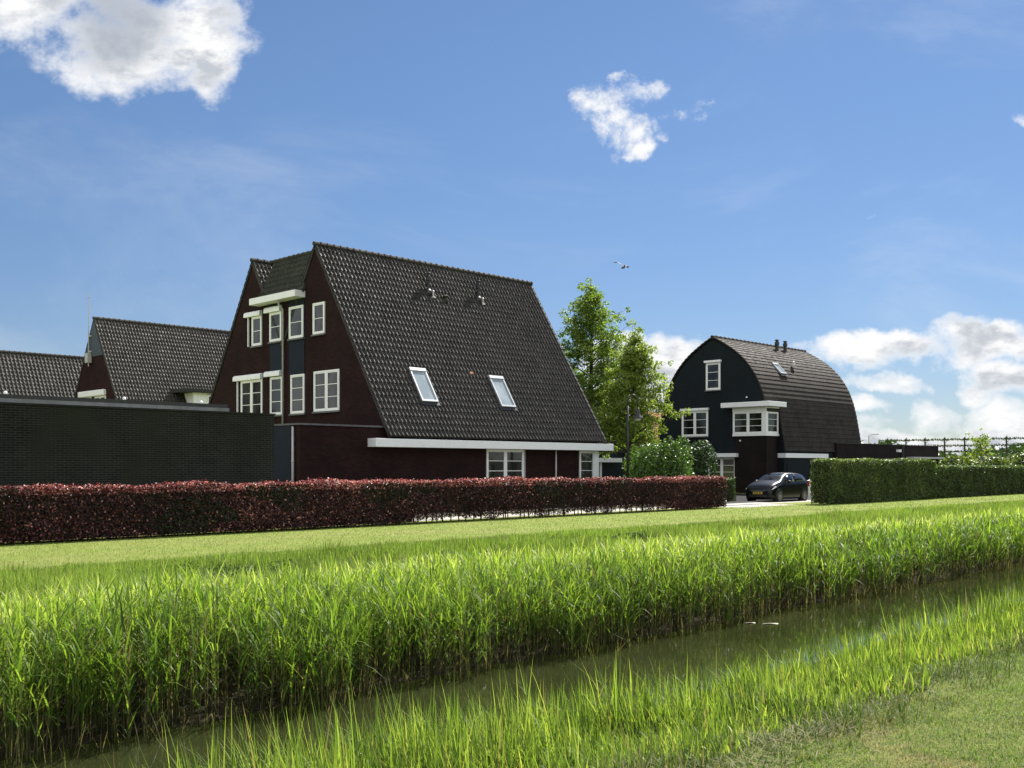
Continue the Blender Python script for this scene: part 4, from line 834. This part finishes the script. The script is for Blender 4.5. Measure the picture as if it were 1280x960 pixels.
# floating bits
for i, (px_, py_, l, lab) in enumerate(((963, 780, .24, 'larger pale reed leaf floating on the ditch'), (938, 779, .16, 'smaller pale scrap floating on the ditch'))):
    dd = 2.35*1280/(py_-583); x, y = pt(px_, 0, dd); b = MB(); n = 8; Vv = []
    for k in range(n+1): t_ = k/n; wv = .035*sin(pi*t_)+.004; Vv += [(x+l*(t_-.5)*.9, y+l*(t_-.5)*-.6-wv, -.594+.01*sin(5*t_)), (x+l*(t_-.5)*.9, y+l*(t_-.5)*-.6+wv, -.59)]
    nb = len(Vv); Vv += [(a, b_, c-.008) for a, b_, c in Vv]
    Fv = [(2*k, 2*k+1, 2*k+3, 2*k+2) for k in range(n)] + [(nb+2*k, nb+2*k+2, nb+2*k+3, nb+2*k+1) for k in range(n)] + [(2*k, 2*k+2, nb+2*k+2, nb+2*k) for k in range(n)] + [(2*k+1, nb+2*k+1, nb+2*k+3, 2*k+3) for k in range(n)] + [(0, nb, nb+1, 1), (2*n, 2*n+1, nb+2*n+1, nb+2*n)]
    b.add(Vv, Fv); tag(b.build('floating_leaf', plain('dry_leaf', (.26, .25, .18), .7), None, smooth=True), lab, 'leaf', 'scraps floating on the ditch')

# ------------------------------------------------------------------ street lamps, post, bird
x, y = pt(784.5, 0, 48)
lp = thing('street_lamp', 'black gooseneck street lamp in front of the trees', 'street lamp', (x, y, 0)); rv = np.array(RIGHT)
o_ = np.array((x, y, 0.)); b = MB(); b.lathe((x, y, 0), [(.11, 0), (.11, .5), (.075, .6), (.065, 1.2)], 10); b.tube([o_+(0, 0, 1.2), o_+(0, 0, 4.6)], [.06, .05], 10)
arc = [o_+(0, 0, 4.6)]+[o_+rv*(.24-.24*cos(a))+np.array((0, 0, 4.75+.36*sin(a))) for a in np.linspace(0, pi, 11)]+[o_+rv*.48+np.array((0, 0, 4.45))]
b.tube(arc, .032, 8); b.build('pole', MT['black_metal'], lp, smooth=True)
hd = o_+rv*.48; c = MB(); c.lathe((hd[0], hd[1], 4.0), [(.27, 0), (.25, .04), (.13, .16), (.09, .3), (.07, .46), (.03, .5)], 14); c.build('lamp_shade', MT['black_metal'], lp, smooth=True)
c = MB(); c.lathe((hd[0], hd[1], 3.88), [(.04, 0), (.13, .03), (.17, .1), (.17, .13)], 12); c.build('lamp_glass', MT['curtain'], lp, smooth=True)
x, y = pt(1086, 0, 150); fl_ = thing('street_lamp', 'thin grey street lamp far off right of barrel roof', 'street lamp', (x, y, 0)); b = MB(); o_ = np.array((x, y, 0.))
b.tube([o_, o_+(0, 0, 6.2), o_+rv*.4+np.array((0, 0, 6.45)), o_+rv*.8+np.array((0, 0, 6.45))], [.12, .09, .07, .06], 7); b.build('pole', MT['pipe'], fl_)
c = MB(); e_ = o_+rv*.7+np.array((0, 0, 6.38)); c.obox(e_-np.array(FWD)*.12, rv*.75, np.array(FWD)*.24, np.array((0, 0, .14))); c.build('lamp_head', MT['pipe'], fl_)
x, y = pt(1011.5, 0, 54.5); ps_ = MB(); ps_.lathe((x, y, 0), [(.09, 0), (.09, .95), (.07, 1.02), (.02, 1.04)], 10); tag(ps_.build('white_post', MT['white'], None, bevel=.005), 'short white post between the car and the green hedge', 'post')
# bird in flight
x, y = pt(779, 0, 45); bz = EYE+(583-334)*45/1280
bird = thing('flying_bird', 'small dark gull flying in the sky above the trees', 'bird', (x, y, bz)); o_ = np.array((x, y, bz)); rv3 = rv; fv = np.array(FWD)
def BP(a, d, z): return tuple(o_+.8*(rv3*(.62*a-.55*d)+fv*(.78*d+.4*a)+np.array((0, 0, z+.45*d*(d > 0)))))
bm_ = MB(); ax = [(-.21, -.085, .008), (-.12, -.06, .03), (-.03, -.02, .055), (.06, .0, .058), (.12, .02, .035), (.155, .03, .036), (.18, .028, .02), (.22, .015, .004)]
bm_.tube([BP(a, 0, z) for a, z, _ in ax], [q_[2] for q_ in ax], 9)
def wing(sgn):
    pts = [(.09, .02, .02, -.05), (.06, .20, .11, -.07), (.01, .42, .12*sgn+.03, -.09), (-.10, .60, .06*sgn, -.15)]
    Vv = []
    for (a, d, z, ch) in pts: Vv += [BP(a, d*sgn, z+.008), BP(a+ch*1.4-.03, d*sgn, z+.004), BP(a, d*sgn, z-.006), BP(a+ch*1.4-.03, d*sgn, z-.002)]
    Fv = []
    for k in range(3):
        i = 4*k; Fv += [(i, i+1, i+5, i+4), (i+2, i+6, i+7, i+3), (i, i+4, i+6, i+2), (i+1, i+3, i+7, i+5)]
    Fv += [(0, 2, 3, 1), (12, 13, 15, 14)]; bm_.add(Vv, Fv)
wing(1); wing(-1)
bm_.add([BP(-.19, -.03, -.085), BP(-.30, -.06, -.11), BP(-.30, .06, -.11), BP(-.19, .03, -.085), BP(-.19, 0, -.1)], [(0, 1, 2, 3), (0, 4, 1), (4, 3, 2), (1, 4, 2), (0, 3, 4)])
bm_.build('body', plain('grey_feathers', (.09, .09, .10), .8), bird, smooth=False)

# ------------------------------------------------------------------ the parked car (nose towards -X)
car = thing('parked_car', 'small black hatchback parked nose-out behind the driveway', 'car', (46.6, 26.75, 0))
paint = newmat('black_car_paint'); setp(paint[2], base=(.006, .007, .010), rough=.3, spec=.25, coat=.15); t_ = paint[1]; t_.links.new(ramp(t_, nz(t_, 30, 3), [(.3, (.003, .003, .004)), (.7, (.0045, .005, .006))]), paint[2].inputs['Base Color']); MT['paint'] = paint[0]
MT['carglass'] = glassmat('car_glass', (.004, .005, .006), (.008, .009, .010), .06); MT['rubber'] = plain('tyre_rubber', (.015, .015, .016), .85, .2); MT['alloy'] = plain('alloy', (.5, .5, .52), .3, .05, metal=.8)
MT['chrome'] = plain('chrome', (.7, .71, .73), .15, .03, metal=1); MT['plate'] = plain('yellow_plate', (.42, .30, .03), .5, .05); MT['lampglass'] = plain('headlamp_glass', (.55, .58, .62), .12, .1)
CX, CY = 44.5, 25.9     # nose x, near-side y
Wd = 1.66
# stations: x, half width, sill z, shoulder z, roof half width, roof z
ST = [(0.0, .64, .22, .52, .56, .58), (.05, .75, .14, .62, .64, .72), (.22, .80, .12, .72, .68, .84), (.55, .82, .12, .82, .70, .95), (.86, .83, .12, .89, .70, 1.01), (1.02, .83, .12, .92, .68, 1.05), (1.38, .83, .12, .93, .61, 1.29), (1.72, .83, .12, .94, .58, 1.40), (2.3, .83, .12, .95, .58, 1.43), (2.85, .83, .12, .97, .58, 1.41), (3.25, .82, .12, .99, .57, 1.37), (3.46, .81, .13, 1.0, .58, 1.28), (3.60, .78, .15, .96, .60, 1.06), (3.66, .70, .24, .82, .56, .90)]
cyc = CY+Wd/2; V = []; nr = 0
for (sx, hw, zb_, zsld, rw_, zt) in ST:
    half = [(hw*.80, zb_-.02), (hw*.97, zb_+.03), (hw, zb_+.18), (hw*1.0, (zb_+zsld)/2+.05), (hw*.985, zsld-.07), (hw*.94, zsld), (rw_+(hw*.94-rw_)*.12, zt-(zt-zsld)*.10), (rw_*.86, zt), (rw_*.45, zt+.018)]
    ring = [(CX+sx, cyc-a, z) for a, z in half] + [(CX+sx, cyc, zt+.025)] + [(CX+sx, cyc+a, z) for a, z in half[::-1]]; nr = len(ring); V += ring
Fc = []
for i in range(len(ST)-1):
    for k in range(nr-1): Fc.append((i*nr+k, i*nr+k+1, (i+1)*nr+k+1, (i+1)*nr+k))
    Fc.append((i*nr+nr-1, i*nr, (i+1)*nr, (i+1)*nr+nr-1))
Fc += [tuple(range(nr))[::-1], tuple((len(ST)-1)*nr+k for k in range(nr))]
cb = MB(); cb.add(V, Fc); body = cb.build('body', MT['paint'], car, smooth=True); body.modifiers.new('sub', 'SUBSURF').render_levels = 1
def st_at(x):
    S = np.array(ST); return [np.interp(x, S[:, 0], S[:, k]) for k in range(1, 6)]
def sidept(x, f, out=.012, s_=-1):   # f 0 at shoulder .. 1 at roof edge
    hw, zb_, zsld, rw_, zt = st_at(x); a = hw*.94+(rw_+(hw*.94-rw_)*.12-hw*.94)*f; z = zsld+((zt-(zt-zsld)*.10)-zsld)*f; return (CX+x, cyc+s_*(a+out), z)
for s_ in (-1, 1):
    for lab, (xa, xb, xc, xd) in (('f', (1.14, 2.18, 2.18, 1.58)), ('r', (2.28, 3.3, 3.2, 2.28))):
        g_b = MB(); n = 5; top_, bot = [], []
        for k in range(n+1):
            q_ = k/n; bot.append(sidept(xa+(xb-xa)*q_, .12, .012, s_)); top_.append(sidept(xd+(xc-xd)*q_, .86, .012, s_))
        g_b.add(bot+top_, [(k, k+1, n+2+k, n+1+k) for k in range(n)]); ob = g_b.build('side_window', MT['carglass'], car, smooth=True); md = ob.modifiers.new('t', 'SOLIDIFY'); md.thickness = .01
ws = MB(); n = 6; lo_, hi_ = [], []
for k in range(n+1):
    q_ = (k/n*2-1); lo_.append((CX+1.0+.06*q_*q_, cyc+q_*.66, 1.05-.03*q_*q_+.035)); hi_.append((CX+1.60+.05*q_*q_, cyc+q_*.50, 1.375-.02*q_*q_+.03))
ws.add(lo_+hi_, [(k, k+1, n+2+k, n+1+k) for k in range(n)]); ob = ws.build('windscreen', MT['carglass'], car, smooth=True); ob.modifiers.new('t', 'SOLIDIFY').thickness = .015
for x_w in (.62, 3.05):
    for s_ in (-1, 1):
        yc = cyc+s_*(Wd/2-.10); arch = MB(); arch.lathe((CX+x_w, yc-.115, .31), [(.345, 0), (.345, .23)], 24, 'y'); arch.build('wheel_arch', MT['rubber'], car)
        wy0 = yc+(-.13 if s_ < 0 else -.06); wh = MB(); wh.lathe((CX+x_w, wy0, .295), [(.2, .0), (.27, -.004), (.295, .02), (.295, .17), (.27, .194), (.2, .19)], 24, 'y'); wo_ = wh.build('wheel', MT['rubber'], car)
        rm = MB(); yo = wy0-.008 if s_ < 0 else wy0+.192
        rm.lathe((CX+x_w, yo, .295), [(.055, -.006), (.06, .008)], 12, 'y')
        for k in range(9):
            a = 2*pi*k/9; ca, sa = cos(a), sin(a); rm.obox((CX+x_w+.04*ca-.017*-sa, yo, .295+.04*sa-.017*ca), (.155*ca, 0, .155*sa), (0, .012, 0), (-.034*sa, 0, .034*ca))
        for k in range(20):
            a, a2 = 2*pi*k/20, 2*pi*(k+1)/20; rm.add([(CX+x_w+q_*cos(b_), yo+dy_, .295+q_*sin(b_)) for dy_ in (0, .014) for q_, b_ in ((.185, a), (.21, a), (.21, a2), (.185, a2))], [(0, 1, 2, 3), (4, 7, 6, 5), (0, 4, 5, 1), (1, 5, 6, 2), (2, 6, 7, 3), (3, 7, 4, 0)])
        rm.build('rim', MT['alloy'], wo_)
for s_ in (-1, 1):
    h_ = MB(); h_.add([(CX+.02, cyc+s_*.46, .60), (CX+.10, cyc+s_*.755, .62), (CX+.42, cyc+s_*.815, .76), (CX+.30, cyc+s_*.70, .80), (CX+.10, cyc+s_*.50, .70), (CX+.12, cyc+s_*.46, .6), (CX+.2, cyc+s_*.74, .62), (CX+.5, cyc+s_*.78, .74), (CX+.36, cyc+s_*.66, .77), (CX+.2, cyc+s_*.48, .68)], [(0, 1, 4), (1, 2, 3, 4), (5, 9, 6), (6, 9, 8, 7), (0, 5, 6, 1), (1, 6, 7, 2), (2, 7, 8, 3), (3, 8, 9, 4), (4, 9, 5, 0)]); h_.build('headlight', MT['lampglass'], car)
    mr = MB(); mr.lathe((CX+1.36, cyc+s_*.93, .98), [(.02, -.11), (.075, -.08), (.085, 0), (.075, .07), (.02, .1)], 10, 'y'); mr.build('door_mirror', MT['paint'], car, smooth=True)
    tl_ = MB(); tl_.box((CX+3.55, cyc+s_*.62, .72), (CX+3.70, cyc+s_*.79, 1.02)); tl_.build('tail_light', plain('red_lens', (.35, .02, .015), .2), car, bevel=.02)
    dh_ = MB(); dh_.box((CX+2.02, cyc+s_*.825, .80), (CX+2.2, cyc+s_*.855, .83)); dh_.box((CX+2.9, cyc+s_*.825, .83), (CX+3.06, cyc+s_*.855, .86)); dh_.build('door_handle', MT['paint'], car)
gr = MB(); gr.box((CX-.02, cyc-.42, .56), (CX+.05, cyc+.42, .585)); gr.box((CX-.025, cyc-.36, .50), (CX+.05, cyc+.36, .515)); gr.build('grille_trim', MT['chrome'], car, bevel=.006)
lg = MB(); lg.box((CX-.005, cyc-.5, .24), (CX+.07, cyc+.5, .36)); lg.build('lower_grille', MT['rubber'], car)
pl = MB(); pl.box((CX-.04, cyc-.26, .385), (CX-.02, cyc+.26, .49)); plo = pl.build('number_plate', MT['plate'], car)
pc = MB()
for k, y0_ in enumerate((-.20, -.13, -.03, .05, .15)): pc.box((CX-.045, cyc+y0_, .405), (CX-.0402, cyc+y0_+.045, .47))
pc.build('plate_characters', MT['rubber'], plo)
